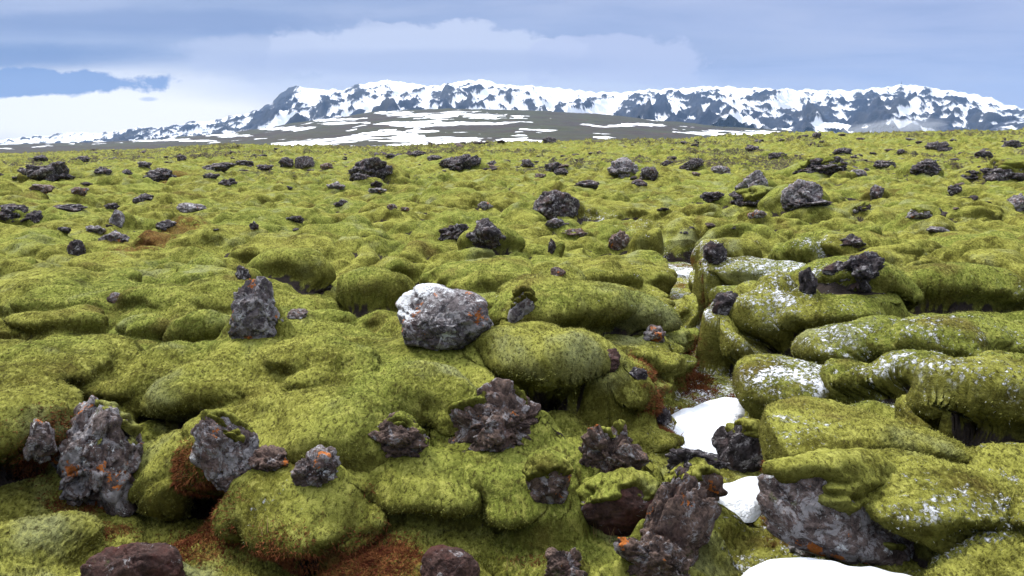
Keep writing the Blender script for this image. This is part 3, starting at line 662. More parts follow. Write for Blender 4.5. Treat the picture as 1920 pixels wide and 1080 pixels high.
# frost, red heath and bare dark ground with painted crease shade: px, py, radius x, radius y in pixels -> patches lying on the ground
def patches(lst, soft=1.0):
    out = np.zeros_like(X)
    for (px, py, rx, ry, s_) in lst:
        x, y, z = g_hit(px, py)
        xa = (ray(px + rx, py)[0] - ray(px, py)[0]) * y
        ya = max(min(abs(g_hit(px, py - ry)[1] - g_hit(px, py + ry)[1]) / 2, xa * 4), xa * 0.5)
        d = ((X - x) / xa) ** 2 + ((Y - y) / ya) ** 2
        out = np.maximum(out, s_ * np.exp(-d * 0.9))
    return out
FROST = [(1330,620,50,35,1),(1320,690,60,30,1.1),(1290,510,60,25,1.2),(1340,640,40,40,.9),(1300,730,40,20,.9),(1500,560,70,25,.9),(1470,590,40,30,.8),(1640,630,90,25,.75),(1600,570,80,20,.5),
 (1500,700,80,25,1.0),(1540,760,70,30,1.0),(1470,780,60,20,.9),(1740,720,90,25,.85),(1680,700,60,20,.7),(1420,640,40,20,.8),(1880,660,60,30,.6),(1880,560,40,30,.6),
 (1460,490,90,18,.9),(1540,460,60,12,.8),(1120,410,50,12,.7),(1200,415,50,10,.6),(1850,950,80,60,.8),(1800,1040,100,40,.95),(1880,900,50,40,.7),(1830,840,50,30,.6),(1750,880,60,30,.3),
 (1900,740,50,30,.6),(1420,830,60,20,.8),(1290,560,40,20,.9),(930,585,40,12,.8),(520,890,50,14,.7),(560,930,60,20,.4),(950,680,40,10,.5),(1260,900,50,18,.3),(1690,400,60,10,.4),(1300,560,50,30,.9),(1560,520,40,20,.7),(1600,640,110,40,.8),(1760,600,80,25,.7),(1700,740,110,40,.95),(1450,520,80,25,1.0),(1380,600,50,30,.9),(1850,700,80,30,.7),(1560,800,60,20,.7),(1340,760,50,20,.8),(1240,530,40,20,.8),(1840,980,90,60,.9)]
REDP = [(400,1010,140,35,.85),(700,1060,120,45,1.2),(560,1060,60,20,.6),(300,440,40,14,1.3),(1180,770,60,35,1.2),(1230,800,50,30,1.1),(190,1000,60,20,.7),(60,880,70,18,.6),(150,950,80,20,.8),(1290,715,50,30,1.1),(640,930,40,20,.4),(1000,1050,70,20,.5),(1400,965,60,20,.8),(1500,1020,60,14,.7),(430,955,60,18,.9),(640,400,20,6,.4),(330,330,30,7,.9),(470,900,40,20,.6),(1150,740,30,20,.8),(1380,650,30,30,.6)]
frost = patches(FROST); red = patches(REDP)
wet = ((X / Y - 0.30) ** 2 / 0.05 + (LYg - math.log(10)) ** 2 / 0.5)
frost = np.maximum(frost, 0.55 * np.exp(-wet)); frost = np.maximum(frost, 0.85 * gully * sstep(pn2(X * 1.1, Y * 1.1 + 5), -0.5, 0.3))
red = np.maximum(red, 0.75 * gully * sstep(pn2(X * 1.3 + 9, Y * 1.3), 0.0, 0.35))
soil_shade = np.zeros_like(X)
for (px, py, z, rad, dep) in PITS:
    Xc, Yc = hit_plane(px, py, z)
    soil_shade = np.maximum(soil_shade, 0.9 * np.exp(-(((X - Xc) ** 2 + (Y - Yc) ** 2) / (rad * 0.95) ** 2)))
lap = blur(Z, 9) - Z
soil_shade = np.maximum(soil_shade, far * sstep(kn, 0.05, 0.30) * 0.55 * sstep(fbm2(X * 0.06, Y * 0.05 + 8, 3), -0.3, 0.5))
soil_shade = np.maximum(soil_shade, sstep(lap, 0.03, 0.11) * 0.72 * (1 - 0.5 * far))  # concave creases darkened: shade painted in with the dark lava colour

me = np_mesh("moss_ground", P3, grid_faces(R_, C_))
set_attr(me, 'frost', frost); set_attr(me, 'red', red); set_attr(me, 'soil_shade', soil_shade)
ground = tag(link(me, "ground", MOSS_G), kind='structure')
bpy.context.view_layer.update()
CAMV = Vector((0, 0, CAM_H))
def look(px, py):
    """the point of the finished ground seen through a pixel"""
    dx_, dz_ = ray(px, py)
    ok, p_, n_, i_ = ground.ray_cast(CAMV, Vector((dx_, 1, dz_)).normalized())
    if not ok or p_.y > 400: return dx_ * 200, 200.0, 0.0
    return p_.x, p_.y, p_.z
def drop(x, y, top=5.0):
    """height of the finished ground under a point"""
    ok, p_, n_, i_ = ground.ray_cast(Vector((x, y, top)), Vector((0, 0, -1)))
    return p_.z if ok else 0.0

# fibres: short blades of moss standing out of the cushions nearest to the camera, russet sprigs where heath grows
def sprigs(name, label, n, y_max, weight, lmin, lmax, wid, mat, seed):
    rs = np.random.RandomState(seed)
    G = P3.reshape(R_, C_, 3); rmax = np.searchsorted(LY, math.log(y_max)); rmin = np.searchsorted(LY, math.log(3.2))
    c0, c1 = np.searchsorted(U, -0.86), np.searchsorted(U, 0.86)
    g = G[rmin:rmax, c0:c1]
    a = g[:-1, 1:] - g[:-1, :-1]; b_ = g[1:, :-1] - g[:-1, :-1]
    cr_ = np.cross(a, b_); ar = np.linalg.norm(cr_, axis=-1); nn_ = cr_ / (ar[..., None] + 1e-12)
    wgt = weight[rmin:rmax - 1, c0:c1 - 1]; yy_ = g[:-1, :-1, 1]
    pr = (ar * wgt / yy_ ** 1.3).ravel(); pr /= pr.sum()
    k = rs.choice(len(pr), n, p=pr)
    ii, jj = np.unravel_index(k, ar.shape)
    u_ = rs.uniform(size=(n, 1)); v_ = rs.uniform(size=(n, 1))
    P0 = g[ii, jj] + a[ii, jj] * u_ + b_[ii, jj] * v_
    N0 = nn_[ii, jj]
    comb = np.stack([pn2(P0[:, 0] * 2.5, P0[:, 1] * 2.5), pn2(P0[:, 0] * 2.5 + 7, P0[:, 1] * 2.5 + 3), np.zeros(n)], 1)
    D = N0 * 0.8 + 0.75 * rs.normal(size=(n, 3)) * 0.6 + 0.9 * comb + np.array([0, 0, -0.25])
    D /= np.linalg.norm(D, axis=1)[:, None]
    sc = (P0[:, 1:2] / 4.5) ** 0.6
    L = rs.uniform(lmin, lmax, (n, 1)) * sc
    S = np.cross(D, rs.normal(size=(n, 3))); S /= np.linalg.norm(S, axis=1)[:, None] + 1e-9
    base_ = P0 - N0 * 0.004
    V = np.stack([base_ - S * wid * sc, base_ + S * wid * sc, base_ + D * L], 1).reshape(-1, 3)
    F = np.arange(3 * n).reshape(-1, 3)
    me = np_mesh(name, V, F)
    tip = np.tile(np.array([0, 0, 1.0], np.float32), n); set_attr(me, 'tip', tip)
    rnd = np.repeat(rs.uniform(size=n), 3); set_attr(me, 'rnd', rnd)
    set_attr(me, 'frost', np.repeat(frost[rmin:rmax - 1, c0:c1 - 1][ii, jj], 3))
    return tag(link(me, name, mat, smooth=False), label, kind='stuff')
SPRIGS = True
if SPRIGS:
    sprigs("moss_fibres", "short fuzzy fibres of woolly moss covering the nearest cushions", 380000, 11.0, np.clip(1 - 0.9 * np.clip(red * 1.2, 0, 1) - np.clip(soil_shade * 1.4, 0, 1) - 0.85 * np.clip(frost, 0, 1), 0, 1), 0.010, 0.026, 0.0022, MOSS_F, 1)
    sprigs("red_heath", "rust-red sprigs of low heath growing between the nearest moss cushions", 70000, 12.0, np.clip(red - 0.25, 0, 1) ** 1.5 * (1 + 2 * (pn2(X * 6, Y * 6) > 0.1)), 0.015, 0.045, 0.0035, HEATH, 2)

# the low plain under and around everything, out to the horizon
pm = np_mesh("plain", np.array([(-12000, -3000, -21.0), (12000, -3000, -21.0), (12000, 11000, -21.0), (-12000, 11000, -21.0)], float), np.array([[0, 1, 2, 3]]))
m_pl, N, b = new_mat("plain_heath")
N.put(b.inputs['Base Color'], N.mix(N.noise(nd(N.nt, 'ShaderNodeNewGeometry').outputs['Position'], 0.01, 5), (0.05, 0.06, 0.02), (0.09, 0.08, 0.05)))
tag(link(pm, "plain", m_pl, smooth=False), kind='structure')
# ------------------------------------------------------------------ far hills and mountains
def interp(tbl, u_):
    xs = np.array([ray(p[0], p[1])[0] for p in tbl]); es = np.array([ray(p[0], p[1])[1] for p in tbl])
    return np.interp(u_, xs, es)
def terrain_strip(u0, u1, du, y0, y1, dy_, efun):
    us = np.arange(u0, u1, du); ys = np.arange(y0, y1, dy_)
    Yq, Uq = np.meshgrid(ys, us, indexing='ij')
    Xq = Uq * Yq
    return Xq.astype(np.float32), Yq.astype(np.float32), Uq.astype(np.float32)

# --- moorland rise
HILL = [(-400,282),(0,272),(150,268),(300,262),(420,250),(500,240),(620,222),(700,211),(780,206),(850,203),(980,206),(1100,213),(1200,222),(1350,238),(1500,248),(1650,256),(1920,266),(2400,275)]
us = np.arange(-1.3, 1.3, 0.0022); ls = np.linspace(math.log(420), math.log(4600), 420)
Lq, Uq = np.meshgrid(ls, us, indexing='ij'); Yq = np.exp(Lq).astype(np.float32); Xq = (Uq * Yq).astype(np.float32)
er = interp(HILL, Uq)
t = np.clip((Yq - 600) / (3200 - 600), 0, 1)
e0 = -0.0165
back = np.clip((Yq - 3200) / 1400, 0, 1)
el = e0 + (er - e0) * (1 - (1 - t) ** 1.25)
Zq = CAM_H + Yq * el - back * back * 250
Zq += (5 * fbm2(Xq / 260, Yq / 260, 4) + 2.5 * fbm2(Xq / 60, Yq / 60, 4)) * sstep(t, 0.0, 0.15) * (0.3 + 0.7 * sstep(t, 0, 0.6))
# snow lying in long drifts
n_ = fbm2(Xq / 420 + 3, Yq / 520, 5, 0.55); n2_ = fbm2((Xq - .4 * Yq) / 190 + 3, Yq / 150, 4, 0.65)
sn = sstep(n_ + 0.35 * n2_ + 0.10 * sstep(t, 0.0, 0.5) - 0.15 * sstep(Uq, -0.1, 0.3), 0.60, 0.70)
elq = (Zq - CAM_H) / Yq
def drift(x0, x1, y0, y1, s_=1.0, tilt_=0.0):
    xa, ya = ray((x0 + x1) / 2, (y0 + y1) / 2); rx = (ray(x1, y0)[0] - ray(x0, y0)[0]) / 2; ry = (ray(0, y0)[1] - ray(0, y1)[1]) / 2
    vv = (elq - ya - tilt_ * (Uq - xa)) / ry + 1.5 * n2_ + 0.9 * n_ + 1.6 * pn2(Uq * 14, Uq * 0 + 3)
    return s_ * sstep(1.05 - np.sqrt(((Uq - xa) / rx) ** 2 + vv ** 2) , 0.0, 0.25)
for d in [(560,1010,255,273),(690,960,210,220),(860,1000,218,223),(970,1050,241,250),(1110,1160,252,260),(700,830,244,249),(480,600,238,244),(1080,1260,232,238),(1250,1480,246,252),(500,640,264,272),
          (590,700,229,233),(380,480,252,257),(820,1010,228,232),(1360,1500,250,255),(560,700,222,226),(240,420,262,266)]:
    sn = np.maximum(sn, drift(*d))
me = np_mesh("moorland", np.stack([Xq, Yq, Zq], -1).reshape(-1, 3), grid_faces(*Yq.shape)); set_attr(me, 'snow', sn)
m_, N, b = new_mat("moorland")
P = nd(N.nt, 'ShaderNodeNewGeometry').outputs['Position']
c = N.mix(N.ss(N.noise(P, 0.004, 5, 0.6), 0.38, 0.62), (0.036, 0.027, 0.021), (0.038, 0.040, 0.017))
c = N.mix(N.ss(N.noise(P, 0.02, 5, 0.65), 0.5, 0.7, 0, 0.7), c, (0.022, 0.020, 0.022))
c = N.mix(N.ss(N.noise(N.vm('ADD', P, (900, 0, 0)), 0.006, 5, 0.65), 0.60, 0.72, 0, 0.7), c, (0.085, 0.040, 0.030))
sf = N.ss(N.add(N.attr('snow'), N.mul(N.sub(N.noise(N.vm('MULTIPLY', P, (1, 0.5, 1)), 0.03, 6, 0.75), 0.5), 1.5)), 0.45, 0.6)
N.put(b.inputs['Base Color'], N.mix(sf, c, (0.82, 0.85, 0.90)))
N.put(b.inputs['Normal'], N.bump(N.noise(P, 0.08, 5, 0.7), 0.6, 6))
tag(link(me, "hills", m_), kind='structure')

# --- snow covered range
RIDGE = [(-500,275),(-100,268),(0,262),(60,256),(100,253),(130,247),(180,250),(210,247),(240,241),(270,239),(300,238),(340,233),(360,228),(400,226),(440,217),(480,207),(510,192),(528,176),(540,165),(552,161),(580,164),(606,168),(625,165),(645,170),(665,160),(690,155),
         (720,151),(745,153),(770,157),(800,160),(825,158),(850,154),(880,150),(905,151),(930,157),(960,159),(985,160),(1010,161),(1040,165),(1075,170),(1110,172),(1150,174),(1190,171),(1230,168),(1280,164),(1330,163),(1400,164),(1450,166),(1500,168),(1560,170),
         (1600,169),(1640,165),(1670,161),(1690,158),(1715,161),(1745,165),(1800,173),(1850,182),(1885,195),(1920,205),(2000,222),(2300,240)]
def massif(name, ridge, ybase, yridge, yend, e0, seed, spur, snow_bias, du=0.0016, dyy=14.0, amp=1.0, fcut=None):
    us = np.arange(-1.15, 1.15, du); ys = np.arange(ybase, yend, dyy)
    Yq, Uq = np.meshgrid(ys, us, indexing='ij'); Yq = Yq.astype(np.float32); Uq = Uq.astype(np.float32); Xq = Uq * Yq
    er = interp(ridge, Uq)
    er = er + 0.0024 * pn2(Uq * 90 + seed, Uq * 0 + 3.3) + 0.0012 * pn2(Uq * 260 + seed, Uq * 0 + 7.3)
    Hr = (er - e0) * yridge                         # crest above the foot
    t = (Yq - ybase) / (yridge - ybase)
    warpx = Xq + 260 * fbm2(Xq / 900 + seed, Yq / 900, 3)
    sp = rid2(warpx / 900 + seed, Yq / 2600, 4, 0.5)         # spurs running down the slope
    sp2 = rid2((warpx + 0.25 * Yq) / 380 + seed * 2, Yq / 1000, 4, 0.5)
    tt = np.clip(t + 0.34 * spur * (sp - 0.25) * (1 - np.clip(t, 0, 1)) * 2.2 + 0.14 * (sp2 - 0.3) * (1 - np.clip(t, 0, 1)), 0, 1)
    prof = np.where(tt < 1, 0.50 * tt + 0.50 * tt ** 2.2, 1)
    Zq = CAM_H + e0 * yridge + Hr * prof
    rough = (75 * rid2(Xq / 260 + 7, Yq / 300 + seed, 5, 0.55) + 14 * fbm2(Xq / 60, Yq / 60, 3)) * amp
    Zq = Zq + rough * np.clip(tt * 3, 0, 1) * np.clip((1 - np.clip(t, 0, 1)) * 4, 0.0, 1) * np.clip(Hr / 300, 0.15, 1)
    over = np.clip((Yq - yridge) / (yend - yridge), 0, 1)
    Zq = Zq - over ** 1.5 * Hr * 0.8
    # the crest itself keeps the line of the ridge: nothing in front may rise above it
    lim = CAM_H + Yq * er
    Zq = np.minimum(Zq, lim - 2 + 2 * sstep(t, 0.9, 1.0))
    if fcut is not None: Zq = fcut(Zq, Uq, Yq)
    dzx = np.gradient(Zq, axis=1) / np.gradient(Xq, axis=1); dzy = np.gradient(Zq, axis=0) / dyy
    zb = blur(Zq, 5); dzx = np.gradient(zb, axis=1) / np.gradient(Xq, axis=1); dzy = np.gradient(zb, axis=0) / dyy
    slope = np.sqrt(dzx ** 2 + dzy ** 2)
    curv = blur(Zq, 9) - Zq
    hgt = np.clip((Zq - CAM_H - e0 * yridge) / np.maximum(Hr, 60), 0, 1)
    zB = blur(Zq, 9); ax = np.gradient(zB, axis=1) / np.gradient(Xq, axis=1)
    sn = 0.62 - 0.14 * sstep(Uq, -0.30, -0.50) + snow_bias + 0.30 * (hgt - 0.35) - 1.25 * np.clip(ax, -0.35, 0.35) - 0.25 * (slope - 0.45) + 0.014 * curv + 0.16 * fbm2(Xq / 700 + seed, Yq / 1500, 4, .5) \
        + 0.22 * fbm2((Xq + 0.30 * Yq * np.sign(pn2(Uq * 5 + seed, Uq * 0))) / 75, Yq / 1800, 4, 0.55)
    me = np_mesh(name, np.stack([Xq, Yq, Zq], -1).reshape(-1, 3), grid_faces(*Yq.shape)); set_attr(me, 'snow', sn)
    m_, N, b = new_mat(name)
    P = nd(N.nt, 'ShaderNodeNewGeometry').outputs['Position']
    c = N.mix(N.ss(N.noise(P, 0.003, 5, 0.6), 0.38, 0.62), (0.014, 0.020, 0.042), (0.034, 0.036, 0.046))
    sf = N.ss(N.add(N.attr('snow'), N.mul(N.sub(N.noise(N.vm('MULTIPLY', P, (1, 0.10, 0.22)), 0.03, 7, 0.8, 0.4), 0.5), 1.6)), 0.38, 0.64)
    N.put(b.inputs['Base Color'], N.mix(sf, c, (0.84, 0.87, 0.93)))
    N.put(b.inputs['Normal'], N.bump(N.noise(P, 0.02, 6, 0.7), 0.7, 30))
    return tag(link(me, name, m_), kind='structure')
massif("mountains", RIDGE, 5200, 9000, 10500, -0.012, 2.0, 1.0, 0.0)
FOOT = [(-400,300),(1150,300),(1200,262),(1260,250),(1330,246),(1420,244),(1470,240),(1510,233),(1545,228),(1580,231),(1610,240),(1660,243),(1700,240),(1730,246),(1770,252),(1820,250),(1850,240),(1885,228),(1920,220),(2000,205),(2300,215)]
massif("foothills", FOOT, 4700, 5600, 6300, -0.012, 9.0, 0.7, -0.12, dyy=12.0, amp=0.6)

# small mast on the highest summit
xa, ea = ray(1690, 157)
mx, my = xa * 9000, 9000.0; mz = CAM_H + ea * 9000
def prism_tower(r0, r1, h, n, z0=0.0):
    bm = bmesh.new(); bmesh.ops.create_cone(bm, cap_ends=True, segments=n, radius1=r0, radius2=r1, depth=h)
    bmesh.ops.translate(bm, vec=(0, 0, z0 + h / 2), verts=bm.verts); return bm
mast = bpy.data.objects.new("summit_mast", None); col.objects.link(mast); mast.location = (mx, my, mz - 6)
tag(mast, "tiny radio mast standing on the highest snowy summit at the right", "mast")
m_mast, N, b = new_mat("weathered_steel"); b.inputs['Base Color'].default_value = (0.12, 0.12, 0.13, 1)
for nm, bm in (("mast_base", prism_tower(7, 5, 12, 8)), ("mast_pole", prism_tower(2, 1.2, 24, 8, 11))):
    me = bpy.data.meshes.new(nm); bm.to_mesh(me); bm.free(); link(me, nm, m_mast, mast, smooth=False)

# ------------------------------------------------------------------ air
def box_mesh(name, x0, x1, y0, y1, z0, z1):
    v = np.array([(x, y, z) for z in (z0, z1) for y in (y0, y1) for x in (x0, x1)], float)
    f = np.array([[0, 2, 3, 1], [4, 5, 7, 6], [0, 1, 5, 4], [2, 6, 7, 3], [0, 4, 6, 2], [1, 3, 7, 5]])
    return np_mesh(name, v, f)
def vol_mat(name, color, dens):
    m = bpy.data.materials.new(name); m.use_nodes = True; t = m.node_tree; t.nodes.clear()
    v = nd(t, 'ShaderNodeVolumePrincipled'); v.inputs['Color'].default_value = (*color, 1); v.inputs['Density'].default_value = dens
    v.inputs['Anisotropy'].default_value = 0.0
    o = nd(t, 'ShaderNodeOutputMaterial'); t.links.new(v.outputs[0], o.inputs['Volume']); return m
# steam rising from the hot ground in the valley at the right
bm = bmesh.new(); bmesh.ops.create_icosphere(bm, subdivisions=4, radius=1.0)
sv = np.array([q.co[:] for q in bm.verts]); sf_ = np.array([[w.index for w in q.verts] for q in bm.faces]); bm.free()
xa, ea = ray(1665, 244)
sv = sv * (1 + 0.35 * fbm3(sv, 1.6, 3, .55, 4.0))[:, None]
sv[:, 0] += 0.5 * np.clip(sv[:, 2], 0, 2)
sv = sv * np.array([300, 200, 55]) + np.array([xa * 4550, 4550, CAM_H + ea * 4550 + 10])
tag(link(np_mesh("steam", sv, sf_), "steam", vol_mat("steam_air", (0.92, 0.95, 1.0), 0.0016)), kind='stuff')
if HAZE:
    tag(link(box_mesh("haze", -12500, 12500, -3500, 11500, -22.5, 900), "haze", vol_mat("air", (0.38, 0.62, 1.0), 0.000036), smooth=False), kind='stuff')
# ------------------------------------------------------------------ rocks
_ico = {}
def ico(n):
    if n not in _ico:
        bm = bmesh.new(); bmesh.ops.create_icosphere(bm, subdivisions=n, radius=1.0)
        v = np.array([q.co[:] for q in bm.verts], np.float32); f = np.array([[w.index for w in q.verts] for q in bm.faces], np.int32); bm.free()
        _ico[n] = (v / np.linalg.norm(v, axis=1)[:, None], f)
    return _ico[n]
def rock_shape(seed, n=5, planes=11, facet=0.9, rough=0.12, crumble=0.0, taper=0.0, lean=(0, 0), fr_=1.0, soft=False):
    """unit boulder, about 1 in radius: a cut block whose faces break into smaller blocks"""
    rs = np.random.RandomState(seed); d, f = ico(n)
    nn = rs.normal(size=(planes, 3)); nn /= np.linalg.norm(nn, axis=1)[:, None]
    hh = rs.uniform(0.60, 1.0, planes)
    rr = hh / np.maximum(d @ nn.T.astype(np.float32), 1e-3)
    r = -np.log(np.exp(-rr * 14).sum(1) + math.exp(-14 * 1.12)) / 14
    r = facet * r + (1 - facet) * 0.9
    off = seed * 3.17 % 50
    p = d * r[:, None]
    if soft:
        p = p + d * (0.5 * rough * fbm3(p, 1.9, 2, 0.5, off))[:, None]
    else:
        wp = p + 0.06 * np.stack([fbm3(p, 3.0, 3, 0.6, off + k) for k in (0, 7, 13)], 1)
        q = rough * 0.9 * fbm3(p, 1.9, 2, 0.5, off)
        for M, a_, t_ in ((int(16 * fr_), 0.80, 0.5), (int(80 * fr_ * fr_), 0.42, 0.8), (int(300 * fr_ * fr_) if n > 4 else 0, 0.22, 1.0)):
            if not M: continue
            c_ = rs.normal(size=(M, 3)); c_ = (c_ / np.linalg.norm(c_, axis=1)[:, None] * rs.uniform(.6, 1.0, (M, 1))).astype(np.float32)
            D = ((wp ** 2).sum(1)[:, None] + (c_ ** 2).sum(1)[None] - 2 * wp @ c_.T)
            idx = D.argmin(1); d1 = np.sqrt(np.maximum(D[np.arange(len(p)), idx], 0))
            D[np.arange(len(p)), idx] = 99; d2 = np.sqrt(np.maximum(D.min(1), 0))
            tilt_ = rs.normal(size=(M, 3)).astype(np.float32)
            k = (rough + crumble * 0.8) * a_
            q = q + k * (rs.uniform(-1, 1, M).astype(np.float32)[idx] * 0.7 + t_ * ((wp - c_[idx]) * tilt_[idx]).sum(1)) - k * 0.55 * np.exp(-(d2 - d1) * (28 + M * .3))
        q = q + rough * 0.20 * fbm3(p, 11, 2, 0.6, off + 5)
        p = p + d * q[:, None]
    if taper:
        k = 1 - taper * np.clip((p[:, 2] + 0.6) / 1.6, 0, 1)
        p[:, 0] *= k; p[:, 1] *= k
    p[:, 0] += lean[0] * (p[:, 2] + 0.5); p[:, 1] += lean[1] * (p[:, 2] + 0.5)
    return p.astype(np.float32), f
def vnormals(v, f):
    a, b_, c_ = v[f[:, 0]], v[f[:, 1]], v[f[:, 2]]
    fn = np.cross(b_ - a, c_ - a); n_ = np.zeros_like(v)
    for k in range(3): np.add.at(n_, f[:, k], fn)
    return n_ / (np.linalg.norm(n_, axis=1)[:, None] + 1e-12)

HUG = []
def build_rock(name, label, x0, x1, yt, yb, mat, seed, depth, gy, fwd, sink, kw):
    xm = (x0 + x1) / 2
    gx, gyy, gz = look(xm, min(gy if gy is not None else yb, 1079))
    if yb > 1079: gyy, gz = gyy * (1 - (yb - 1079) / 400), gz
    k = (ray(x1, yb)[0] - ray(x0, yb)[0]) / 2
    sy = k * gyy * depth; Yc = gyy + sy * 0.75 - fwd; sx = k * Yc
    Xc = ray(xm, (yt + yb) / 2)[0] * Yc
    ztop = CAM_H + ray(xm, yt)[1] * Yc; zbot = gz - sink * max(0.1, ztop - gz)
    loc = (Xc, Yc, (zbot + ztop) / 2); size = (sx, sy, (ztop - zbot) / 2)
    if yb > 480 and Yc < 14: HUG.append((Xc, Yc, sx, sy, gz, ztop, kw.get('hug', 0.55)))
    kw = dict(kw); kw.pop('hug', None); cap = kw.pop('cap', None); snow = kw.pop('snow', None); group = kw.pop('group', None); cat = kw.pop('cat', 'rock'); rot = kw.pop('rot', None); n = kw.pop('n', 6)
    p, f = rock_shape(seed, n, **kw)
    ps, _ = rock_shape(seed, n, soft=True, **kw)
    if rot:
        a = math.radians(rot); ca, sa = math.cos(a), math.sin(a); M_ = np.array([[ca, 0, sa], [0, 1, 0], [-sa, 0, ca]], np.float32).T
        p = p @ M_; ps = ps @ M_
    mn, mx = p.min(0), p.max(0)
    p = (p - (mn + mx) / 2) / ((mx - mn) / 2); ps = (ps - (mn + mx) / 2) / ((mx - mn) / 2)
    sz_ = np.array(size, np.float32)
    v = p * sz_
    me = np_mesh(name, v, f)
    nz = vnormals(v, f)
    if snow is not None:
        fr0 = np.clip(nz[:, 2] * 1.2 - 0.35, 0, 1) * snow[0]
        if len(snow) > 1: fr0 = fr0 + snow[1] * np.clip(-p[:, 0] * 0.9 + p[:, 2] * 0.8 - 0.35, 0, 1)
        set_attr(me, 'frost', fr0)
    if cap is None:
        o = link(me, name, mat); o.location = loc; tag(o, label, cat, group)
        return o
    root = bpy.data.objects.new(name, None); col.objects.link(root); root.location = loc; tag(root, label, cat, group)
    link(me, "rock_body", mat, root)
    # a skin of moss over the upper part: cap = (threshold on the normal, thickness m, lean of the cover x, y)
    th, thick, cxn, cyn = cap
    sv = ps * sz_; sn_ = vnormals(sv, f)
    m = sn_[:, 2] - th + cxn * sn_[:, 0] + cyn * sn_[:, 1] + 0.35 * fbm3(ps, 1.6, 3, 0.6, seed * 1.3) + 0.35 * (ps[:, 2] - 0.2)
    mm = sstep(m, 0.0, 0.5)
    inner = float(min(size)) * 0.16
    cv = sv + sn_ * (mm * (thick + inner * 0.6) - inner)[:, None]
    wv_ = cv + np.array(loc, np.float32)
    cv = cv + sn_ * ((0.020 * fbm3(wv_, 5, 2) + 0.012 * fbm3(wv_, 20, 2)) * (mm > 0.02))[:, None]
    fk = f[(mm[f] > 0.0).any(1)]; used = np.unique(fk); remap = np.full(len(v), -1, np.int32); remap[used] = np.arange(len(used))
    if len(fk):
        cm = np_mesh("moss_cap", cv[used], remap[fk])
        if snow is not None: set_attr(cm, 'frost', np.clip(nz[used][:, 2], 0, 1) * snow[0])
        link(cm, "moss_cap", MOSS, root)
    return root
for r_ in ROCKS: build_rock(*r_)
# the moss creeps up the back and sides of every rock in the foreground
gp = P3.astype(np.float64).reshape(R_, C_, 3)
for (Xc, Yc, sx, sy, gz, zt, hf) in HUG:
    if hf <= 0: continue
    r0 = np.searchsorted(LY, math.log(max(2.51, Yc - 3.0 * sy - .5))); r1 = np.searchsorted(LY, math.log(Yc + 3.0 * sy + .5))
    q = gp[max(0, r0):r1]
    ex = (q[..., 0] - Xc) / sx; ey = (q[..., 1] - Yc - 0.1 * sy) / sy
    d = np.sqrt(ex ** 2 + ey ** 2)
    side = sstep(ey + 0.30 * pn2(q[..., 0] * 3 / sx, q[..., 1] * 3 / sx), -0.5, 0.7)
    A_ = (zt - gz) * (0.04 + (hf - 0.04) * side) * (1 + 0.15 * pn2(q[..., 0] * 2.2 / sx + 5, q[..., 1] * 2.2 / sx))
    t_ = gz - 0.05 + (A_ + 0.05) * (1 - sstep(d + 0.15 * pn2(q[..., 0] * 2 / sx, q[..., 1] * 2 / sx + 3), 0.6, 2.0))
    inn = sstep(d, 2.1, 1.4)
    q[..., 2] = q[..., 2] + inn * (smax(q[..., 2], t_, 0.08) - q[..., 2])
ground.data.vertices.foreach_set('co', gp.astype(np.float32).ravel()); ground.data.update()
bpy.context.view_layer.update()

# small rocks scattered over the plain: a handful of shapes, every one its own object
variants = []
for k in range(14):
    p, f = rock_shape(900 + k, 4, 9 + k % 4, .92, .20, 0.0 if k % 3 == 0 else 0.2, 0.15 * (k % 3))
    me = np_mesh("small_rock", p, f); me.materials.append((ROCK_FAR, ROCK_DARK, ROCK_FAR, ROCK_DARK, ROCK_BROWN)[k % 5])
    me.polygons.foreach_set('use_smooth', np.ones(len(me.polygons), bool)); variants.append(me)
rng = random.Random(5)
cnt = 0
SMALL = []
GROUP = "small dark rocks scattered over the mossy plain"
for (x0, x1, yt, yb, kd) in MINOR:
    r_ = build_rock("small_rock", "", x0, x1, yt, yb, {'d': ROCK_DARK, 'b': ROCK_BROWN, 'g': ROCK_GREY}[kd], 1000 + x0, .7, None, 0.0, .35, dict(n=4, rough=.2, crumble=.12))
    SMALL.append((r_, (x0 + x1) / 2, (yt + yb) / 2, {'d': 'black', 'b': 'brown', 'g': 'grey'}[kd], (yb - yt) / (x1 - x0)))
while cnt < 150:
    v_ = 262 + 190 * rng.random() ** 2.3; u_ = rng.uniform(-20, 1940)
    if abs(u_ - 1450) < 130 and 310 < v_ < 400: continue
    x, y, z = look(u_, v_)
    if y > 190 or y < 15: continue
    w0 = rng.uniform(6, 22) * (0.75 if v_ < 285 else 1)
    for q in range(rng.choice((1, 1, 2, 3, 4))):
        o = bpy.data.objects.new("small_rock", rng.choice(variants)); col.objects.link(o)
        s = w0 * (1 if q == 0 else rng.uniform(.35, .8)) / 2 / FPX * y; s0 = w0 / 2 / FPX * y
        xx = x + (0 if q == 0 else rng.uniform(-3.2, 3.2) * s0); yy_ = y + s * .5 + (0 if q == 0 else rng.uniform(-2.5, 2.5) * s0)
        zz = drop(xx, yy_)
        o.location = (xx, yy_, zz - s * 0.12); o.scale = (s * rng.uniform(.9, 1.6), s, s * rng.uniform(.32, .65)); o.rotation_euler = (rng.uniform(-.3, .3), rng.uniform(-.3, .3), rng.uniform(0, 6.28))
        dz_ = (zz - CAM_H) / yy_; k_ = (CP * -dz_ - SP) / (CP + SP * -dz_)
        yp = 540 + FPX * k_; xp = 960 + xx / (yy_ * CP - (zz - CAM_H) * SP) * FPX
        SMALL.append((o, xp, yp, {ROCK_FAR: 'purplish', ROCK_DARK: 'black', ROCK_BROWN: 'brown'}[o.data.materials[0]], o.scale[2] / o.scale[0]))
        cnt += 1
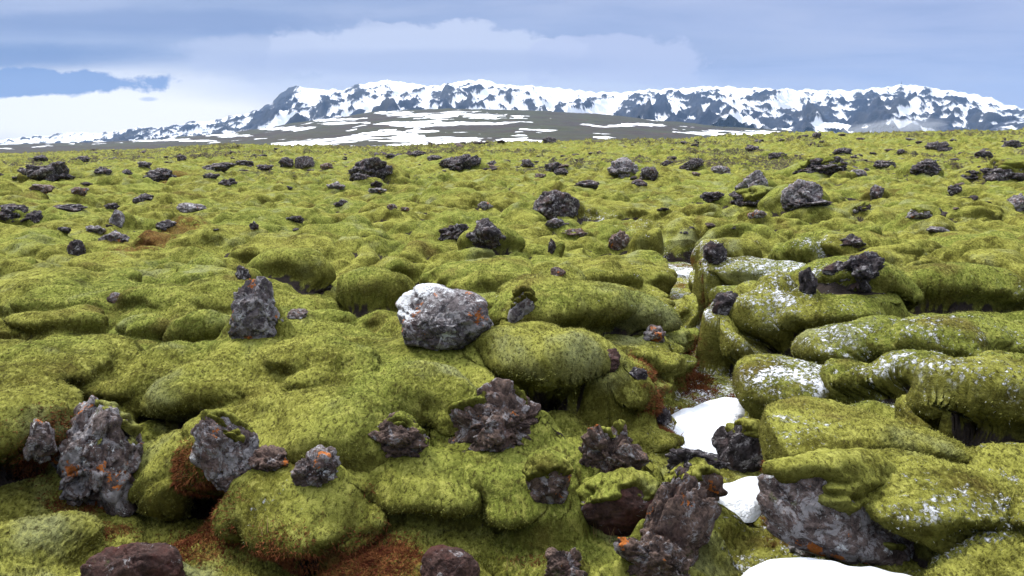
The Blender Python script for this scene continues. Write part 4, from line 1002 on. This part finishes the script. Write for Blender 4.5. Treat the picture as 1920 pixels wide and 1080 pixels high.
# each is told apart by the landmark nearest to it in view
MARKS = [(79,320,"broad far left crag"),(555,304,"pair of black rocks on the far plain"),(697,313,"sloping crag left of centre"),(861,305,"long crag rising to the right"),(1176,314,"bluish heap of rock"),
 (1220,325,"squat dark block by the bluish heap"),(305,328,"jagged strip above the russet patch"),(217,408,"pointed grey rock on the left moss"),(15,400,"rock heap at the left edge"),(144,464,"rock in the left moss dimple"),
 (357,388,"tilted pale slab on the left moss"),(630,348,"small grey stone pile left of centre"),(1044,380,"black arched boulder"),(911,440,"white-flecked black boulder"),(1044,420,"speckled rock below the arched boulder"),
 (1160,450,"brown rock heading the central valley"),(1412,340,"flat-topped grey crag"),(1503,360,"slanted grey block"),(1540,310,"far right ridge of crags"),(1732,312,"sloping far right crag"),(1898,316,"long mossy crag at the right edge"),
 (1906,378,"grey pointed rock at the right edge"),(1618,390,"half mossy black rock"),(1646,360,"black far right dimple rock"),(1725,400,"striped greenish rock"),(1297,308,"outcrop between two heaps"),(305,446,"russet patch on the left"),
 (480,575,"upright jagged rock"),(832,600,"big pale boulder"),(1600,515,"large black crag"),(1030,262,"dark knob on the skyline")]
DIRS = ("right of", "behind", "left of", "in front of")
near_ = {}
for (o, px, py, shade, flat) in SMALL:
    k = min(range(len(MARKS)), key=lambda i: math.hypot(MARKS[i][0] - px, 2.5 * (MARKS[i][1] - py)))
    ddx, ddy = px - MARKS[k][0], 2.5 * (MARKS[k][1] - py)
    d_ = int(((math.degrees(math.atan2(ddy, ddx)) + 45) % 360) // 90)
    near_.setdefault((k, d_), []).append((math.hypot(ddx, ddy), o, shade, flat))
ORD = ("nearest", "second", "third", "fourth", "fifth", "sixth", "seventh", "eighth", "ninth", "tenth", "eleventh", "twelfth", "thirteenth", "fourteenth", "fifteenth", "sixteenth", "seventeenth", "eighteenth", "nineteenth", "twentieth")
for (k, d_), lst in near_.items():
    for i, (_, o, shade, flat) in enumerate(sorted(lst, key=lambda q: q[0])):
        form = "flat" if flat < .45 else ("blocky" if flat > .65 else "low")
        tag(o, f"{form} {shade} small rock, {ORD[min(i, 19)]} {DIRS[d_]} the {MARKS[k][2]}", "rock", GROUP)
# the rest of the broken lava near the horizon, too many to count
vs, fs, base_i = [], [], 0
shapes = [rock_shape(700 + k, 2, 9, .9, .22) for k in range(6)]
for k in range(3600):
    ly = math.log(55) + (math.log(330) - math.log(55)) * rng.random() ** .8; y = math.exp(ly); x = y * rng.uniform(-.95, .95)
    if fbm2(np.array([x * 0.05 + 3]), np.array([y * 0.02 + 1]), 3)[0] < 0.02 and rng.random() < .85: continue
    z = float(g_sample(np.array([x]), np.array([y]))[0]); s = rng.uniform(3, 11) / 2 / FPX * y * rng.choice((.7, 1, 1, 1.4)); p, f = shapes[k % 6]
    a = rng.uniform(0, 6.28); ca, sa = math.cos(a), math.sin(a)
    q = p @ np.array([[ca, sa, 0], [-sa, ca, 0], [0, 0, 1]], np.float32) * np.array([s * 1.5, s * 1.2, s * rng.uniform(.4, .75)], np.float32) + np.array([x, y, z - .08 * s], np.float32)
    vs.append(q); fs.append(f + base_i); base_i += len(q)
tag(link(np_mesh("lava_rubble", np.concatenate(vs), np.concatenate(fs)), "lava_rubble", ROCK_FAR), "countless dark lava stones strewn over the far moss below the horizon", "rubble", kind='stuff')

# ------------------------------------------------------------------ snow lying in the gully
def snow_patch(label, pts, thick, z_off=0.0, level=None):
    """pts: outline in pixels of the photograph, draped on the ground where it lies"""
    px_, py_ = np.mean([p[0] for p in pts]), min(np.mean([p[1] for p in pts]), 1070)
    zs_ = sorted(look(px_ + a_, min(py_ + b__, 1078))[2] for a_ in (-25, 0, 25) for b__ in (-10, 0, 10))
    lvl = zs_[3] + thick + z_off if level is None else level
    c_ = np.array([hit_plane(p[0], p[1], lvl) for p in pts]); n_ = len(c_)
    t = np.linspace(0, n_, n_ * 14, endpoint=False); i = t.astype(int) % n_; fr_ = (t % 1)[:, None]
    def cr(a, b_, c2, d, s): return 0.5 * ((2 * b_) + (-a + c2) * s + (2 * a - 5 * b_ + 4 * c2 - d) * s * s + (-a + 3 * b_ - 3 * c2 + d) * s ** 3)
    out = cr(c_[i - 1], c_[i], c_[(i + 1) % n_], c_[(i + 2) % n_], fr_)
    ctr = out.mean(0); rings = 40; V = []
    zref = lvl - thick
    for k in range(rings + 1):
        s = k / rings
        q = ctr + (out - ctr) * s
        q = q + (0.035 * np.stack([pn2(q[:, 0] * 7, q[:, 1] * 7), pn2(q[:, 0] * 7 + 9, q[:, 1] * 7)], 1)) * s
        g = g_sample(q[:, 0], q[:, 1]); edge = 1 - s ** 6
        z = zref + thick + 0.035 * pn2(q[:, 0] * 2.2, q[:, 1] * 2.2) + 0.012 * pn2(q[:, 0] * 7, q[:, 1] * 7)
        z = z * edge + (zref - 0.06) * (1 - edge)
        V.append(np.stack([q[:, 0], q[:, 1], z], 1))
    V = np.array(V, np.float32); m_ = len(out)
    idx = np.arange((rings + 1) * m_).reshape(rings + 1, m_); nx = np.roll(idx, -1, 1)
    f = np.stack([idx[:-1], idx[1:], nx[1:], nx[:-1]], -1).reshape(-1, 4)
    tag(link(np_mesh("snow_patch", V.reshape(-1, 3), f), "snow_patch", SNOW), label, "snow patch", "snow patches lying in the gully")
snow_patch("long white snow patch filling the hollow at the bottom edge below the boulder face", [(1385,1050),(1440,1026),(1500,1028),(1570,1046),(1640,1060),(1720,1066),(1790,1085),(1700,1140),(1440,1130),(1375,1085)], .07, .10)
snow_patch("small snow patch beside the boulder face, between the rocks of the gully", [(1335,905),(1385,888),(1435,888),(1445,940),(1400,958),(1350,945)], .04, level=-.66)
snow_patch("largest snow patch of the gully, left of the dark wet rock", [(1250,770),(1290,752),(1340,735),(1400,735),(1400,770),(1380,810),(1355,850),(1310,855),(1255,850)], .06, level=-.66)
snow_patch("thin snow patch behind the dark wet rock with the moss patch", [(1430,798),(1480,796),(1500,815),(1470,845),(1435,838)], .04, level=-.66)
snow_patch("narrow snow streak in the upper gully between the moss pillows", [(1262,500),(1290,494),(1330,497),(1325,512),(1285,520),(1258,514)], .04, level=-.74)

# dry stalks of grass and pale twigs between the nearest rocks
def dry_grass(label, px, py, n, h, spread, seed):
    x, y, z = look(px, py); rs = np.random.RandomState(seed); V, F = [], []
    for k in range(n):
        a = rs.uniform(0, 6.28); L = h * rs.uniform(.5, 1.1); lean_ = rs.uniform(.1, .8); b0 = np.array([rs.normal() * spread, rs.normal() * spread, -.02])
        dr = np.array([math.cos(a), math.sin(a), 0]); sd = np.array([-math.sin(a), math.cos(a), 0]); w = 0.0022
        for i in range(6):
            t = i / 5; c_ = b0 + dr * lean_ * L * t ** 1.8 + np.array([0, 0, L * (t - .3 * lean_ * t * t)]); ww = w * (1 - .8 * t)
            V += [c_ - sd * ww, c_ + dr * ww * .8, c_ + sd * ww]
            if i:
                q = len(V) - 6
                F += [[q, q + 1, q + 4, q + 3], [q + 1, q + 2, q + 5, q + 4], [q + 2, q, q + 3, q + 5]]
    o = link(np_mesh("dry_grass", np.array(V), np.array(F)), "dry_grass", STRAW); o.location = (x, y, z)
    tag(o, label, "grass tuft", "dry grass tufts among the rocks")
dry_grass("thin straw-coloured stalks standing before the red-brown rock in the lower centre", 1128, 1000, 16, .22, .05, 1)
dry_grass("sparse dry stalks at the left foot of the boulder face", 1410, 985, 12, .20, .06, 2)
dry_grass("short dry stalks in the russet patch at the lower left", 505, 985, 10, .12, .05, 3)
dry_grass("dry stalks on the moss between the two bottom-edge rocks", 960, 1045, 12, .10, .08, 4)
